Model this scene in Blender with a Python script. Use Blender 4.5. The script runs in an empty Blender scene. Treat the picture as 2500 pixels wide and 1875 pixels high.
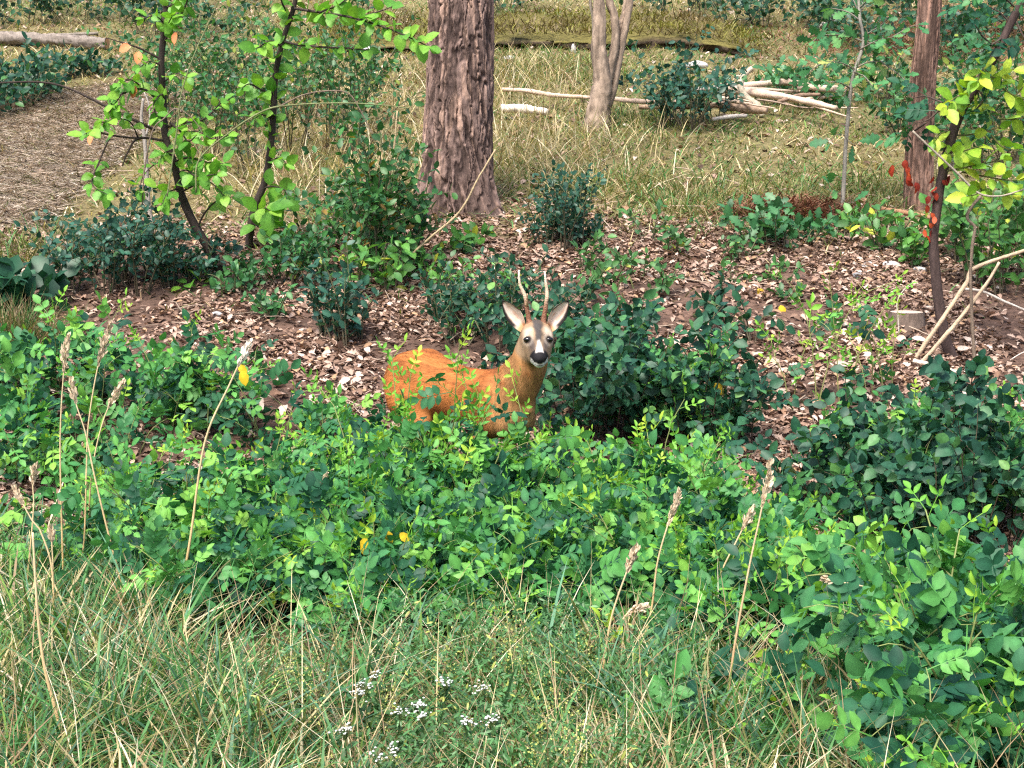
import bpy, math, random
import numpy as np
from mathutils import Matrix, Vector

# ------------------------------------------------------------------ camera, world, sun, exposure
SC = bpy.context.scene
COL = SC.collection
CAM_Z, PITCH, FPX, CX, CY = 1.6, math.radians(8.2), 4000.0, 1250.0, 937.5
cam_data = bpy.data.cameras.new('camera'); cam = bpy.data.objects.new('camera', cam_data); COL.objects.link(cam)
cam.location = (0, 0, CAM_Z); cam.rotation_euler = (math.pi/2 - PITCH, 0, 0)
cam_data.sensor_width = 36.0; cam_data.lens = FPX/2500*36.0; cam_data.clip_end = 500; cam_data.clip_start = 0.05
SC.camera = cam
SUN_EL, SUN_AZ = math.radians(58), math.radians(205)     # azimuth clockwise from +Y: behind and a little left of the camera
W_ = bpy.data.worlds.new('World'); SC.world = W_; W_.use_nodes = True
nt = W_.node_tree; nt.nodes.clear()
sky = nt.nodes.new('ShaderNodeTexSky'); sky.sky_type = 'NISHITA'; sky.sun_disc = False
sky.sun_elevation = SUN_EL; sky.sun_rotation = SUN_AZ; sky.air_density = 1.0; sky.dust_density = 4.0; sky.ozone_density = 0.6
bg = nt.nodes.new('ShaderNodeBackground'); bg.inputs['Strength'].default_value = 0.125
wo = nt.nodes.new('ShaderNodeOutputWorld')
nt.links.new(sky.outputs[0], bg.inputs[0]); nt.links.new(bg.outputs[0], wo.inputs[0])
sun_d = bpy.data.lights.new('sun', 'SUN'); sun_d.energy = 2.8; sun_d.angle = math.radians(20); sun_d.color = (1.0, 0.95, 0.86)
sun = bpy.data.objects.new('sun', sun_d); COL.objects.link(sun)
sdir = Vector((math.sin(SUN_AZ)*math.cos(SUN_EL), math.cos(SUN_AZ)*math.cos(SUN_EL), math.sin(SUN_EL)))
sun.rotation_euler = sdir.to_track_quat('Z', 'Y').to_euler(); sun.location = (0, 0, 30)
SC.view_settings.view_transform = 'Standard'; SC.view_settings.look = 'None'
SC.view_settings.exposure = 1.24; SC.view_settings.gamma = 1.0
SC.render.engine = 'CYCLES'
cy = SC.cycles; cy.max_bounces = 6; cy.diffuse_bounces = 4; cy.glossy_bounces = 2; cy.transmission_bounces = 3; cy.transparent_max_bounces = 4
cy.use_adaptive_sampling = True; cy.adaptive_threshold = 0.02; cy.use_denoising = False; cy.pixel_filter_type = 'BLACKMAN_HARRIS'; cy.filter_width = 1.25
cy.caustics_reflective = False; cy.caustics_refractive = False

RNG = np.random.default_rng(7)

# ------------------------------------------------------------------ noise and pixel helpers
def _hash(ix, iy, s):
    h = (ix.astype(np.int64)*374761393 + iy.astype(np.int64)*668265263 + s*982451653) & 0xffffffff
    h = ((h ^ (h >> 13))*1274126177) & 0xffffffff
    h = (h ^ (h >> 16)) & 0xffffffff
    return h/4294967295.0
def vnoise(x, y, s=0):
    x = np.asarray(x, float); y = np.asarray(y, float)
    ix = np.floor(x); iy = np.floor(y); fx = x-ix; fy = y-iy
    fx = fx*fx*(3-2*fx); fy = fy*fy*(3-2*fy)
    a = _hash(ix, iy, s); b = _hash(ix+1, iy, s); c = _hash(ix, iy+1, s); d = _hash(ix+1, iy+1, s)
    return (a*(1-fx)+b*fx)*(1-fy) + (c*(1-fx)+d*fx)*fy
def fbm(x, y, s=0, o=4):
    t = 0; a = 0.5; n = 0
    for k in range(o):
        t = t + a*vnoise(np.asarray(x)*2**k, np.asarray(y)*2**k, s+k*17); n += a; a *= 0.5
    return t/n
def sstep(a, b, x):
    t = np.clip((np.asarray(x, float)-a)/(b-a), 0, 1); return t*t*(3-2*t)

def ground_z(x, y):
    x = np.asarray(x, float); y = np.asarray(y, float)
    k = 0.45
    t = (y-6.7)/k
    z = 0.215*k*np.logaddexp(0, t)
    z = z + 0.03*k*np.logaddexp(0, (y-24)/k)
    z = z + 0.10*(fbm(x*0.5, y*0.5, 3, 2)-0.5)*sstep(6, 9, y) + 0.05*(fbm(x*1.3, y*1.3, 5, 2)-0.5)
    return z
CP, SP = math.cos(PITCH), math.sin(PITCH)
def ray(px, py):
    a = (px-CX)/FPX; b = (CY-py)/FPX
    return np.array([a, CP+b*SP, -SP+b*CP])
def W(px, py, y):                 # the point seen at that pixel, at the distance y
    d = ray(px, py); t = y/d[1]
    return np.array([d[0]*t, y, CAM_Z+d[2]*t])
def G(px, py):                    # where that pixel's direction meets the ground
    d = ray(px, py); ts = np.linspace(2.5, 45, 1700)
    q = d[None]*ts[:, None]; z = CAM_Z+q[:, 2]; g = ground_z(q[:, 0], q[:, 1])
    i = np.argmax(z < g) if (z < g).any() else len(ts)-1
    p = q[i]
    return np.array([p[0], p[1], float(ground_z(p[0], p[1]))])
def proj(P):
    P = np.asarray(P, float); d = P-np.array([0, 0, CAM_Z])
    f = d[..., 1]*CP-d[..., 2]*SP; u = d[..., 1]*SP+d[..., 2]*CP
    return np.stack([CX+FPX*d[..., 0]/f, CY-FPX*u/f], -1)

# ------------------------------------------------------------------ mesh helpers
def mk_mesh(name, V, tris=None, quads=None, col=None, smooth=False, mat=None):
    V = np.asarray(V, np.float32)
    me = bpy.data.meshes.new(name)
    nt_ = 0 if tris is None else len(tris); nq = 0 if quads is None else len(quads)
    me.vertices.add(len(V)); me.vertices.foreach_set('co', V.ravel())
    loops = []
    if nt_: loops.append(np.asarray(tris, np.int32).ravel())
    if nq: loops.append(np.asarray(quads, np.int32).ravel())
    L = np.concatenate(loops); me.loops.add(len(L)); me.loops.foreach_set('vertex_index', L)
    me.polygons.add(nt_+nq)
    st = np.concatenate([np.arange(nt_)*3, nt_*3+np.arange(nq)*4]).astype(np.int32)
    me.polygons.foreach_set('loop_start', st)
    if smooth: me.polygons.foreach_set('use_smooth', np.ones(nt_+nq, bool))
    if col is not None:
        at = me.color_attributes.new('col', 'FLOAT_COLOR', 'POINT')
        c = np.ones((len(V), 4), np.float32); c[:, :3] = col
        at.data.foreach_set('color', c.ravel())
    me.update(calc_edges=True)
    if mat: me.materials.append(mat)
    return me
class MB:
    def __init__(s): s.V = []; s.T = []; s.Q = []; s.C = []; s.n = 0
    def add(s, V, T=None, Q=None, C=(1, 1, 1)):
        V = np.asarray(V, float)
        if T is not None and len(T): s.T.append(np.asarray(T)+s.n)
        if Q is not None and len(Q): s.Q.append(np.asarray(Q)+s.n)
        s.V.append(V); s.C.append(np.broadcast_to(np.asarray(C, float), V.shape)); s.n += len(V)
    def mesh(s, name, mat, smooth=False):
        return mk_mesh(name, np.concatenate(s.V), np.concatenate(s.T) if s.T else None, np.concatenate(s.Q) if s.Q else None, np.concatenate(s.C), smooth, mat)
def link(o, parent=None):
    COL.objects.link(o)
    if parent is not None: o.parent = parent
    return o
def obj(name, me, parent=None, M=None):
    o = bpy.data.objects.new(name, me)
    if M is not None: o.matrix_basis = M
    return link(o, parent)
def tag(o, label=None, cat=None, group=None, kind=None):
    if label: o['label'] = label
    if cat: o['category'] = cat
    if group: o['group'] = group
    if kind: o['kind'] = kind
    return o
def thing(name, loc, label, cat, group=None):
    o = bpy.data.objects.new(name, None); o.location = tuple(float(v) for v in loc); o.empty_display_size = 0.1
    link(o); return tag(o, label, cat, group)
def nrm(v):
    v = np.asarray(v, float); return v/np.maximum(np.linalg.norm(v, axis=-1, keepdims=True), 1e-9)
def resample(P, n):
    P = np.asarray(P, float)
    if len(P) > 2:                                   # Catmull-Rom through the points
        Q = np.vstack([2*P[0]-P[1], P, 2*P[-1]-P[-2]]); out = []
        m = max(2, int(math.ceil(n/(len(P)-1))))
        for i in range(1, len(Q)-2):
            p0, p1, p2, p3 = Q[i-1], Q[i], Q[i+1], Q[i+2]
            t = np.linspace(0, 1, m, endpoint=False)[:, None]
            out.append(0.5*((2*p1)+(-p0+p2)*t+(2*p0-5*p1+4*p2-p3)*t*t+(-p0+3*p1-3*p2+p3)*t**3))
        out.append(P[-1:]); P = np.vstack(out)
    s = np.concatenate([[0], np.cumsum(np.linalg.norm(np.diff(P, axis=0), axis=1))])
    u = np.linspace(0, s[-1], n)
    return np.stack([np.interp(u, s, P[:, k]) for k in range(P.shape[1])], 1)
def tube(mb, P, r, sides=6, col=(1, 1, 1), rough=0.0, cap=True, seed=0, coln=0.0):
    P = np.asarray(P, float); n = len(P); r = np.broadcast_to(np.asarray(r, float), (n,))
    T = nrm(np.gradient(P, axis=0)); ref = np.array([0.31, 0.87, 0.38])
    A = nrm(np.cross(T, ref)); B = np.cross(T, A)
    a = np.linspace(0, 2*math.pi, sides, endpoint=False)
    R = r[:, None]*np.ones((1, sides))
    vf = min(.8, 30/n)
    if rough: R = R*(1+rough*(fbm(np.arange(sides)[None]*1.3+seed+0*R, np.arange(n)[:, None]*vf+0*R, seed, 3)-0.5)*2)
    V = P[:, None]+R[..., None]*(np.cos(a)[None, :, None]*A[:, None]+np.sin(a)[None, :, None]*B[:, None])
    idx = np.arange(n*sides).reshape(n, sides); j = np.roll(idx, -1, 1)
    Q = np.stack([idx[:-1], j[:-1], j[1:], idx[1:]], -1).reshape(-1, 4)
    C = np.broadcast_to(np.asarray(col, float), (n*sides, 3)) if np.ndim(col) == 1 else np.repeat(np.asarray(col), sides, 0)
    if coln:
        f = fbm(np.arange(sides)[None]*2.1+seed*3+np.zeros((n, 1)), np.arange(n)[:, None]*vf*.8+np.zeros((1, sides)), seed+9, 4).reshape(-1, 1)
        C = C*(1+coln*(f-0.5)*2)
    VV = V.reshape(-1, 3); Tt = None
    if cap:
        VV = np.vstack([VV, P[:1], P[-1:]]); C = np.vstack([C, C[:1], C[-1:]]); m = n*sides
        Tt = np.concatenate([np.stack([np.full(sides, m), j[0], idx[0]], -1), np.stack([np.full(sides, m+1), idx[-1], j[-1]], -1)])
    mb.add(VV, Tt, Q, C)
def basis(D, N):
    D = nrm(D); N = N-(N*D).sum(-1, keepdims=True)*D; N = nrm(N); S = np.cross(N, D)
    return np.stack([D, S, N], -1)               # columns
def scatter(mb, tpl, pos, mats, cols):
    V, T, Q, C = tpl
    n = len(pos); m = len(V)
    VV = np.einsum('nij,mj->nmi', mats, V)+pos[:, None]
    CC = np.asarray(cols)[:, None, :]*C[None]
    off = (np.arange(n)*m)[:, None, None]
    mb.add(VV.reshape(-1, 3), None if T is None else (T[None]+off).reshape(-1, 3), None if Q is None else (Q[None]+off).reshape(-1, 4), CC.reshape(-1, 3))

# ------------------------------------------------------------------ leaf shapes (x along the leaf, y across, z its upper side; length 1)
def blade_leaf(us, ws, fold=0.25, curve=0.18, twist=0.0, rib=1.22, edge=0.95):
    us = np.array(us); ws = np.array(ws); k = len(us)
    um = np.concatenate([[0], us, [1]])
    mid = np.stack([um, 0*um, -curve*um**2], 1)
    Lf = np.stack([us, ws, -curve*us**2+fold*ws+twist*ws*us], 1); Rt = np.stack([us, -ws, -curve*us**2+fold*ws-twist*ws*us], 1)
    V = np.vstack([mid, Lf, Rt]); l0 = k+2; r0 = l0+k
    T = [(0, 1, l0), (k, k+1, l0+k-1), (0, r0, 1), (k, r0+k-1, k+1)]; Q = []
    for i in range(k-1):
        Q.append((i+1, i+2, l0+i+1, l0+i)); Q.append((i+2, i+1, r0+i, r0+i+1))
    C = np.concatenate([np.full(k+2, rib), np.full(2*k, edge)])[:, None]*np.ones((1, 3))
    return V, np.array(T), np.array(Q).reshape(-1, 4), C
OV = ([0.16, 0.45, 0.78], [0.20, 0.31, 0.20])
ROUND = ([0.14, 0.42, 0.78], [0.26, 0.40, 0.28])
NARROW = ([0.2, 0.5, 0.8], [0.13, 0.19, 0.12])
OAK = ([0.08, 0.2, 0.29, 0.42, 0.52, 0.66, 0.76, 0.9], [0.05, 0.17, 0.09, 0.27, 0.15, 0.32, 0.18, 0.15])
MAPLE = ([0.05, 0.14, 0.25, 0.4, 0.5, 0.68, 0.8], [0.12, 0.36, 0.2, 0.46, 0.2, 0.2, 0.12])
def merge(parts):
    V = []; T = []; Q = []; C = []; n = 0
    for v, t, q, c in parts:
        V.append(v); C.append(c); T.append(t+n); Q.append(q+n); n += len(v)
    return np.vstack(V), np.vstack(T), np.vstack(Q), np.vstack(C)
def xf(tpl, M, p):
    return tpl[0]@np.asarray(M).T+np.asarray(p), tpl[1], tpl[2], tpl[3]
def rotz(a): c, s = math.cos(a), math.sin(a); return np.array([[c, -s, 0], [s, c, 0], [0, 0, 1]])
def rotx(a): c, s = math.cos(a), math.sin(a); return np.array([[1, 0, 0], [0, c, -s], [0, s, c]])
def roty(a): c, s = math.cos(a), math.sin(a); return np.array([[c, 0, s], [0, 1, 0], [-s, 0, c]])
def compound(rng, pairs=2, tip=False):
    parts = []; dr = rng.uniform(0.02, 0.22)
    rp = np.array([[u, 0, -dr*u*u] for u in (0, 0.35, 0.7, 1.0)]); w = 0.012
    rv = np.vstack([rp+[0, w, 0], rp-[0, w, 0]])
    parts.append((rv, np.zeros((0, 3), int), np.array([(i, i+4, i+5, i+1) for i in range(3)]), np.full((8, 3), 1.15)))
    us = np.linspace(0.36, 0.74, pairs) if pairs > 1 else [0.5]
    specs = [(u, s) for u in us for s in (1, -1)]+[(0.98, 0)]
    for u, s in specs:
        L = rng.uniform(0.36, 0.44)*(1.0 if u > 0.5 else 0.88)*(1.12 if s == 0 else 1)
        if tip: L *= 0.95
        ang = s*math.radians(rng.uniform(50, 68))+rng.normal(0, 0.07)
        us_, ws_ = OV; k = rng.uniform(0.95, 1.22)*(0.72 if tip else 1.0)
        lf = blade_leaf(us_, np.array(ws_)*k, fold=rng.uniform(0.1, 0.35)*(1.8 if tip else 1), curve=rng.uniform(0.02, 0.3))
        M = rotz(ang)@roty(rng.normal(0.05 if not tip else -0.35, 0.16))@rotx(rng.normal(0, 0.25))*L
        parts.append(xf(lf, M, [u, s*0.01, -dr*u*u]))
    return merge(parts)

# ------------------------------------------------------------------ materials
def mat_new(name):
    m = bpy.data.materials.new(name); m.use_nodes = True; n = m.node_tree; n.nodes.clear()
    out = n.nodes.new('ShaderNodeOutputMaterial'); return m, n, out
def N_(n, t, **kw):
    x = n.nodes.new(t)
    for k, v in kw.items(): setattr(x, k, v)
    return x
def ramp(n, stops):
    r = n.nodes.new('ShaderNodeValToRGB'); cr = r.color_ramp
    while len(cr.elements) < len(stops): cr.elements.new(0.5)
    for e, (p, c) in zip(cr.elements, stops): e.position = p; e.color = (*c, 1)
    return r
def leaf_mat(name, stops=None, rough=0.42, trans=0.28, spec=0.45, tint=(1.15, 1.2, 0.55)):
    """stops: colours picked per leaf (object); None: colours come from the mesh's own 'col' attribute"""
    m, n, out = mat_new(name); L = n.links.new
    at = N_(n, 'ShaderNodeAttribute', attribute_name='col')
    if stops:
        oi = N_(n, 'ShaderNodeObjectInfo'); rp = ramp(n, stops); L(oi.outputs['Random'], rp.inputs[0])
        mx = N_(n, 'ShaderNodeMixRGB', blend_type='MULTIPLY'); mx.inputs[0].default_value = 1
        L(rp.outputs[0], mx.inputs[1]); L(at.outputs['Color'], mx.inputs[2]); c = mx.outputs[0]
    else: c = at.outputs['Color']
    nz = N_(n, 'ShaderNodeTexNoise'); nz.inputs['Scale'].default_value = 9 if not stops else 4; nz.inputs['Detail'].default_value = 2
    tc = N_(n, 'ShaderNodeTexCoord'); L(tc.outputs['Object'], nz.inputs['Vector'])
    mr = N_(n, 'ShaderNodeMapRange'); mr.inputs[1].default_value = 0.3; mr.inputs[2].default_value = 0.7; mr.inputs[3].default_value = 0.82; mr.inputs[4].default_value = 1.18
    L(nz.outputs[0], mr.inputs[0])
    m2 = N_(n, 'ShaderNodeMixRGB', blend_type='MULTIPLY'); m2.inputs[0].default_value = 1; L(c, m2.inputs[1]); L(mr.outputs[0], m2.inputs[2]); c = m2.outputs[0]
    b = N_(n, 'ShaderNodeBsdfPrincipled'); L(c, b.inputs['Base Color']); b.inputs['Roughness'].default_value = rough; b.inputs['Specular IOR Level'].default_value = spec
    if trans > 0:
        t = N_(n, 'ShaderNodeBsdfTranslucent'); mt = N_(n, 'ShaderNodeMixRGB', blend_type='MULTIPLY'); mt.inputs[0].default_value = 1
        mt.inputs[2].default_value = (*tint, 1); L(c, mt.inputs[1]); L(mt.outputs[0], t.inputs[0])
        s = N_(n, 'ShaderNodeMixShader'); s.inputs[0].default_value = trans; L(b.outputs[0], s.inputs[1]); L(t.outputs[0], s.inputs[2]); L(s.outputs[0], out.inputs[0])
    else: L(b.outputs[0], out.inputs[0])
    return m
def attr_mat(name, rough=0.8, spec=0.2, nscale=40, namp=0.25, bump=0.0, bscale=60, stretch=(1, 1, 1)):
    m, n, out = mat_new(name); L = n.links.new
    at = N_(n, 'ShaderNodeAttribute', attribute_name='col'); tc = N_(n, 'ShaderNodeTexCoord'); mp = N_(n, 'ShaderNodeMapping'); mp.inputs['Scale'].default_value = stretch
    L(tc.outputs['Object'], mp.inputs[0])
    nz = N_(n, 'ShaderNodeTexNoise'); nz.inputs['Scale'].default_value = nscale; nz.inputs['Detail'].default_value = 5; L(mp.outputs[0], nz.inputs['Vector'])
    mr = N_(n, 'ShaderNodeMapRange'); mr.inputs[1].default_value = 0.25; mr.inputs[2].default_value = 0.75; mr.inputs[3].default_value = 1-namp; mr.inputs[4].default_value = 1+namp
    L(nz.outputs[0], mr.inputs[0])
    mx = N_(n, 'ShaderNodeMixRGB', blend_type='MULTIPLY'); mx.inputs[0].default_value = 1; L(at.outputs['Color'], mx.inputs[1]); L(mr.outputs[0], mx.inputs[2])
    b = N_(n, 'ShaderNodeBsdfPrincipled'); L(mx.outputs[0], b.inputs['Base Color']); b.inputs['Roughness'].default_value = rough; b.inputs['Specular IOR Level'].default_value = spec
    if bump:
        bn = N_(n, 'ShaderNodeTexNoise'); bn.inputs['Scale'].default_value = bscale; bn.inputs['Detail'].default_value = 6; L(mp.outputs[0], bn.inputs['Vector'])
        bp = N_(n, 'ShaderNodeBump'); bp.inputs['Strength'].default_value = bump; bp.inputs['Distance'].default_value = 0.01; L(bn.outputs[0], bp.inputs['Height']); L(bp.outputs[0], b.inputs['Normal'])
    L(b.outputs[0], out.inputs[0]); return m

M_GROUND = attr_mat('soil', 0.95, 0.1, 35, 0.45, 0.6, 70)
M_BARK = attr_mat('bark', 0.9, 0.15, 45, 0.3, 0.5, 90, (1, 1, 0.35))
M_WOOD = attr_mat('dead_wood', 0.85, 0.15, 60, 0.22, 0.4, 120)
M_STEM = attr_mat('stems', 0.6, 0.3, 40, 0.15)
M_GRASS = leaf_mat('grass_blades', None, 0.5, 0.25, 0.3)
M_LITTER = leaf_mat('fallen_leaves', None, 0.8, 0.08, 0.2, (1.1, 1, 0.8))
M_FOL = leaf_mat('far_foliage', None, 0.45, 0.28, 0.4)
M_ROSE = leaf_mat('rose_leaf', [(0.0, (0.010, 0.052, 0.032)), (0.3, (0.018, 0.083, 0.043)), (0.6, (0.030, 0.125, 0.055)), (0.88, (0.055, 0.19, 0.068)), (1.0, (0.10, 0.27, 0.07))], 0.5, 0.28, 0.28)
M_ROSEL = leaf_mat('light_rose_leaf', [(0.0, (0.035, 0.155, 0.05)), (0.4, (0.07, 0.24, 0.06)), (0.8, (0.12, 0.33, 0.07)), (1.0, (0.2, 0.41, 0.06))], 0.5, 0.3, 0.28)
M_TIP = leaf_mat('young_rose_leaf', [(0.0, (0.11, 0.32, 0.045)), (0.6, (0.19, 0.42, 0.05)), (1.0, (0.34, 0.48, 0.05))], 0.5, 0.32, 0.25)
M_DARK = leaf_mat('dark_shrub_leaf', [(0.0, (0.010, 0.046, 0.030)), (0.5, (0.019, 0.078, 0.043)), (0.82, (0.034, 0.12, 0.052)), (0.93, (0.06, 0.18, 0.06)), (1.0, (0.12, 0.26, 0.06))], 0.5, 0.18, 0.32)
M_LIME = leaf_mat('sapling_leaf', [(0.0, (0.075, 0.23, 0.03)), (0.5, (0.14, 0.35, 0.04)), (1.0, (0.23, 0.43, 0.05))], 0.5, 0.38)
M_LIME2 = leaf_mat('yellow_green_leaf', [(0.0, (0.13, 0.30, 0.03)), (0.5, (0.28, 0.45, 0.04)), (1.0, (0.42, 0.50, 0.05))], 0.5, 0.38)
M_OAKL = leaf_mat('oak_leaf', [(0.0, (0.03, 0.13, 0.05)), (0.6, (0.06, 0.21, 0.07)), (0.92, (0.11, 0.27, 0.08)), (1.0, (0.4, 0.42, 0.12))], 0.5, 0.28)
M_RED = leaf_mat('red_leaf', [(0.0, (0.16, 0.018, 0.012)), (0.6, (0.32, 0.04, 0.018)), (1.0, (0.45, 0.09, 0.03))], 0.6, 0.2, 0.3, (1.2, .7, .5))
M_SALMON = leaf_mat('salmon_leaf', [(0.0, (0.75, 0.22, 0.10)), (1.0, (0.8, 0.30, 0.13))], 0.6, 0.25, 0.3, (1.1, .8, .6))
M_YELLOW = leaf_mat('yellow_leaf', [(0.0, (0.6, 0.42, 0.02)), (1.0, (0.75, 0.52, 0.03))], 0.55, 0.3, 0.3, (1.1, 1, .5))
M_WHITE = attr_mat('white_petals', 0.6, 0.2, 80, 0.05)

# ------------------------------------------------------------------ ground and path
def ground_color(x, y):
    n1 = fbm(x*0.8, y*0.8, 11, 3)[..., None]; n2 = fbm(x*7, y*7, 31, 3)[..., None]
    soil = np.array([0.055, 0.036, 0.028]); lit = np.array([0.16, 0.10, 0.078]); gr = np.array([0.13, 0.11, 0.055])
    b = sstep(10.5, 12.5, y+1.5*(fbm(x*0.6, y*0.6, 71, 3)-0.5))[..., None]
    f = 1-sstep(5.4, 6.2, y)[..., None]
    c = soil+(lit-soil)*n2
    c = c*(1-b)+(gr*(0.7+0.9*n1))*b
    return c*(1-f)+np.array([0.045, 0.042, 0.022])*(0.6+0.8*n2)*f
xs = np.concatenate([np.linspace(-60, -7, 40, endpoint=False), np.linspace(-7, 7, 190, endpoint=False), np.linspace(7, 60, 41)])
ys = np.concatenate([np.linspace(-40, 2, 22, endpoint=False), np.linspace(2, 27, 300, endpoint=False), np.linspace(27, 140, 60)])
GX, GY = np.meshgrid(xs, ys); GZ = ground_z(GX, GY)
ii = np.arange(GX.size).reshape(GX.shape)
gq = np.stack([ii[:-1, :-1], ii[:-1, 1:], ii[1:, 1:], ii[1:, :-1]], -1).reshape(-1, 4)
gme = mk_mesh('ground', np.stack([GX, GY, GZ], -1).reshape(-1, 3), None, gq, ground_color(GX, GY).reshape(-1, 3), True, M_GROUND)
tag(obj('ground', gme), 'brown woodland soil rising into a gentle slope', kind='structure')

def strip_sheet(name, left, right, colf, dz, n=60, m=16):
    A = resample(np.array([G(*p) for p in left])[:, :2], n); B = resample(np.array([G(*p) for p in right])[:, :2], n)
    u = np.linspace(0, 1, m)[None, :, None]; P = A[:, None]*(1-u)+B[:, None]*u
    edge = np.minimum(u, 1-u)[..., 0]
    x = P[..., 0]; y = P[..., 1]; z = ground_z(x, y)+dz*sstep(0, 0.12, edge)-0.02*(1-sstep(0, 0.1, edge))
    i = np.arange(n*m).reshape(n, m); q = np.stack([i[:-1, :-1], i[:-1, 1:], i[1:, 1:], i[1:, :-1]], -1).reshape(-1, 4)
    return mk_mesh(name, np.stack([x, y, z], -1).reshape(-1, 3), None, q, colf(x, y).reshape(-1, 3), True, M_GROUND)
def path_col(x, y):
    n = fbm(x*3, y*3, 41, 4)[..., None]; return np.array([0.34, 0.275, 0.215])*(0.6+0.85*n)
PATH_L = [(-420, 560), (-300, 420), (-200, 330), (-60, 262), (120, 226), (300, 205)]
PATH_R = [(120, 560), (200, 470), (300, 400), (370, 330), (420, 270), (470, 235)]
tag(obj('path', strip_sheet('path', PATH_L, PATH_R, path_col, 0.02)), 'trodden tan footpath strewn with dry cuttings', kind='structure')
PATH_POLY = np.array([G(*p)[:2] for p in PATH_L]+[G(*p)[:2] for p in PATH_R[::-1]])
def in_poly(x, y, poly):
    c = np.zeros(x.shape, bool); j = len(poly)-1
    for i in range(len(poly)):
        xi, yi = poly[i]; xj, yj = poly[j]
        c ^= ((yi > y) != (yj > y)) & (x < (xj-xi)*(y-yi)/(yj-yi+1e-12)+xi); j = i
    return c

# ------------------------------------------------------------------ the deer (one continuous skin grown from a distance field)
def surface_nets(F, o, h):
    """F: field on a grid (negative inside), o: origin, h: spacing -> verts, quads"""
    nx, ny, nz = F.shape
    S = F < 0
    c = [F[i:nx-1+i, j:ny-1+j, k:nz-1+k] for i in (0, 1) for j in (0, 1) for k in (0, 1)]
    s = sum((v < 0).astype(np.int8) for v in c)
    act = (s > 0) & (s < 8)
    I = np.argwhere(act); idx = -np.ones(act.shape, np.int64); idx[act] = np.arange(len(I))
    cv = np.stack([v[act] for v in c], 1)
    corners = np.array([(i, j, k) for i in (0, 1) for j in (0, 1) for k in (0, 1)], float)
    acc = np.zeros((len(I), 3)); cnt = np.zeros(len(I))
    for a in range(8):
        for b in range(a+1, 8):
            if np.abs(corners[a]-corners[b]).sum() != 1: continue
            m = (cv[:, a] < 0) != (cv[:, b] < 0)
            t = cv[:, a]/(cv[:, a]-cv[:, b]+1e-12)
            p = corners[a]+(corners[b]-corners[a])*t[:, None]
            acc[m] += p[m]; cnt[m] += 1
    V = o+(I+acc/cnt[:, None])*h
    quads = []
    for ax in range(3):
        sl0 = [slice(1, -1)]*3; sl1 = [slice(1, -1)]*3
        sl0[ax] = slice(0, -1); sl1[ax] = slice(1, None)
        a = S[tuple(sl0)]; b = S[tuple(sl1)]
        E = np.argwhere(a != b); inside = a[a != b]
        off = np.array([1, 1, 1]); off[ax] = 0; E = E+off
        u, v = [(1, 2), (2, 0), (0, 1)][ax]
        e = np.eye(3, dtype=int)
        q = [idx[tuple((E-d).T)] for d in (0*e[u], e[u], e[u]+e[v], e[v])]
        q = np.stack(q, 1); q[~inside] = q[~inside][:, ::-1]
        quads.append(q)
    Q = np.concatenate(quads); Q = Q[(Q >= 0).all(1)]
    return V, Q

D_ROOT = np.array([-0.172, 6.78, 0.0]); HEAD = math.radians(-43)
DF = np.array([math.cos(HEAD), math.sin(HEAD), 0]); DL = np.array([-math.sin(HEAD), math.cos(HEAD), 0])
D_ROOT[2] = float(ground_z(D_ROOT[0], D_ROOT[1]))
def dl(a, b, c): return D_ROOT+a*DF+b*DL+np.array([0, 0, c])
H = 0.0055
lo = np.array([-0.66, 6.20, -0.02]); hi = np.array([0.27, 7.26, 0.97])
dims = np.ceil((hi-lo)/H).astype(int)+1
FLD = np.full(dims, 1.0, np.float32)
def sub(bmin, bmax):
    a = np.clip(np.floor((bmin-lo)/H).astype(int), 0, dims-1); b = np.clip(np.ceil((bmax-lo)/H).astype(int)+1, 1, dims)
    g = np.meshgrid(*[lo[k]+np.arange(a[k], b[k])*H for k in range(3)], indexing='ij')
    return tuple(slice(a[k], b[k]) for k in range(3)), g
def smin_into(sl, d, k):
    f = FLD[sl]; h = np.clip(k-np.abs(f-d), 0, None)/k
    FLD[sl] = np.minimum(f, d)-h*h*k*0.25
def cone(p, q, r1, r2, k=0.03):
    p = np.asarray(p, float); q = np.asarray(q, float); m = max(r1, r2)+0.07
    sl, (X, Y, Z) = sub(np.minimum(p, q)-m, np.maximum(p, q)+m)
    v = q-p; L2 = max(v@v, 1e-9)
    t = np.clip(((X-p[0])*v[0]+(Y-p[1])*v[1]+(Z-p[2])*v[2])/L2, 0, 1)
    d = np.sqrt((X-p[0]-t*v[0])**2+(Y-p[1]-t*v[1])**2+(Z-p[2]-t*v[2])**2)-(r1+(r2-r1)*t)
    smin_into(sl, d, k)
def ellip(c, axes, rad, k=0.03):
    c = np.asarray(c, float); m = max(rad)+0.06; sl, (X, Y, Z) = sub(c-m, c+m)
    s = 0
    for a, r in zip(axes, rad): s = s+(((X-c[0])*a[0]+(Y-c[1])*a[1]+(Z-c[2])*a[2])/r)**2
    s = np.sqrt(s); smin_into(sl, (s-1)*min(rad), k)
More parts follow.
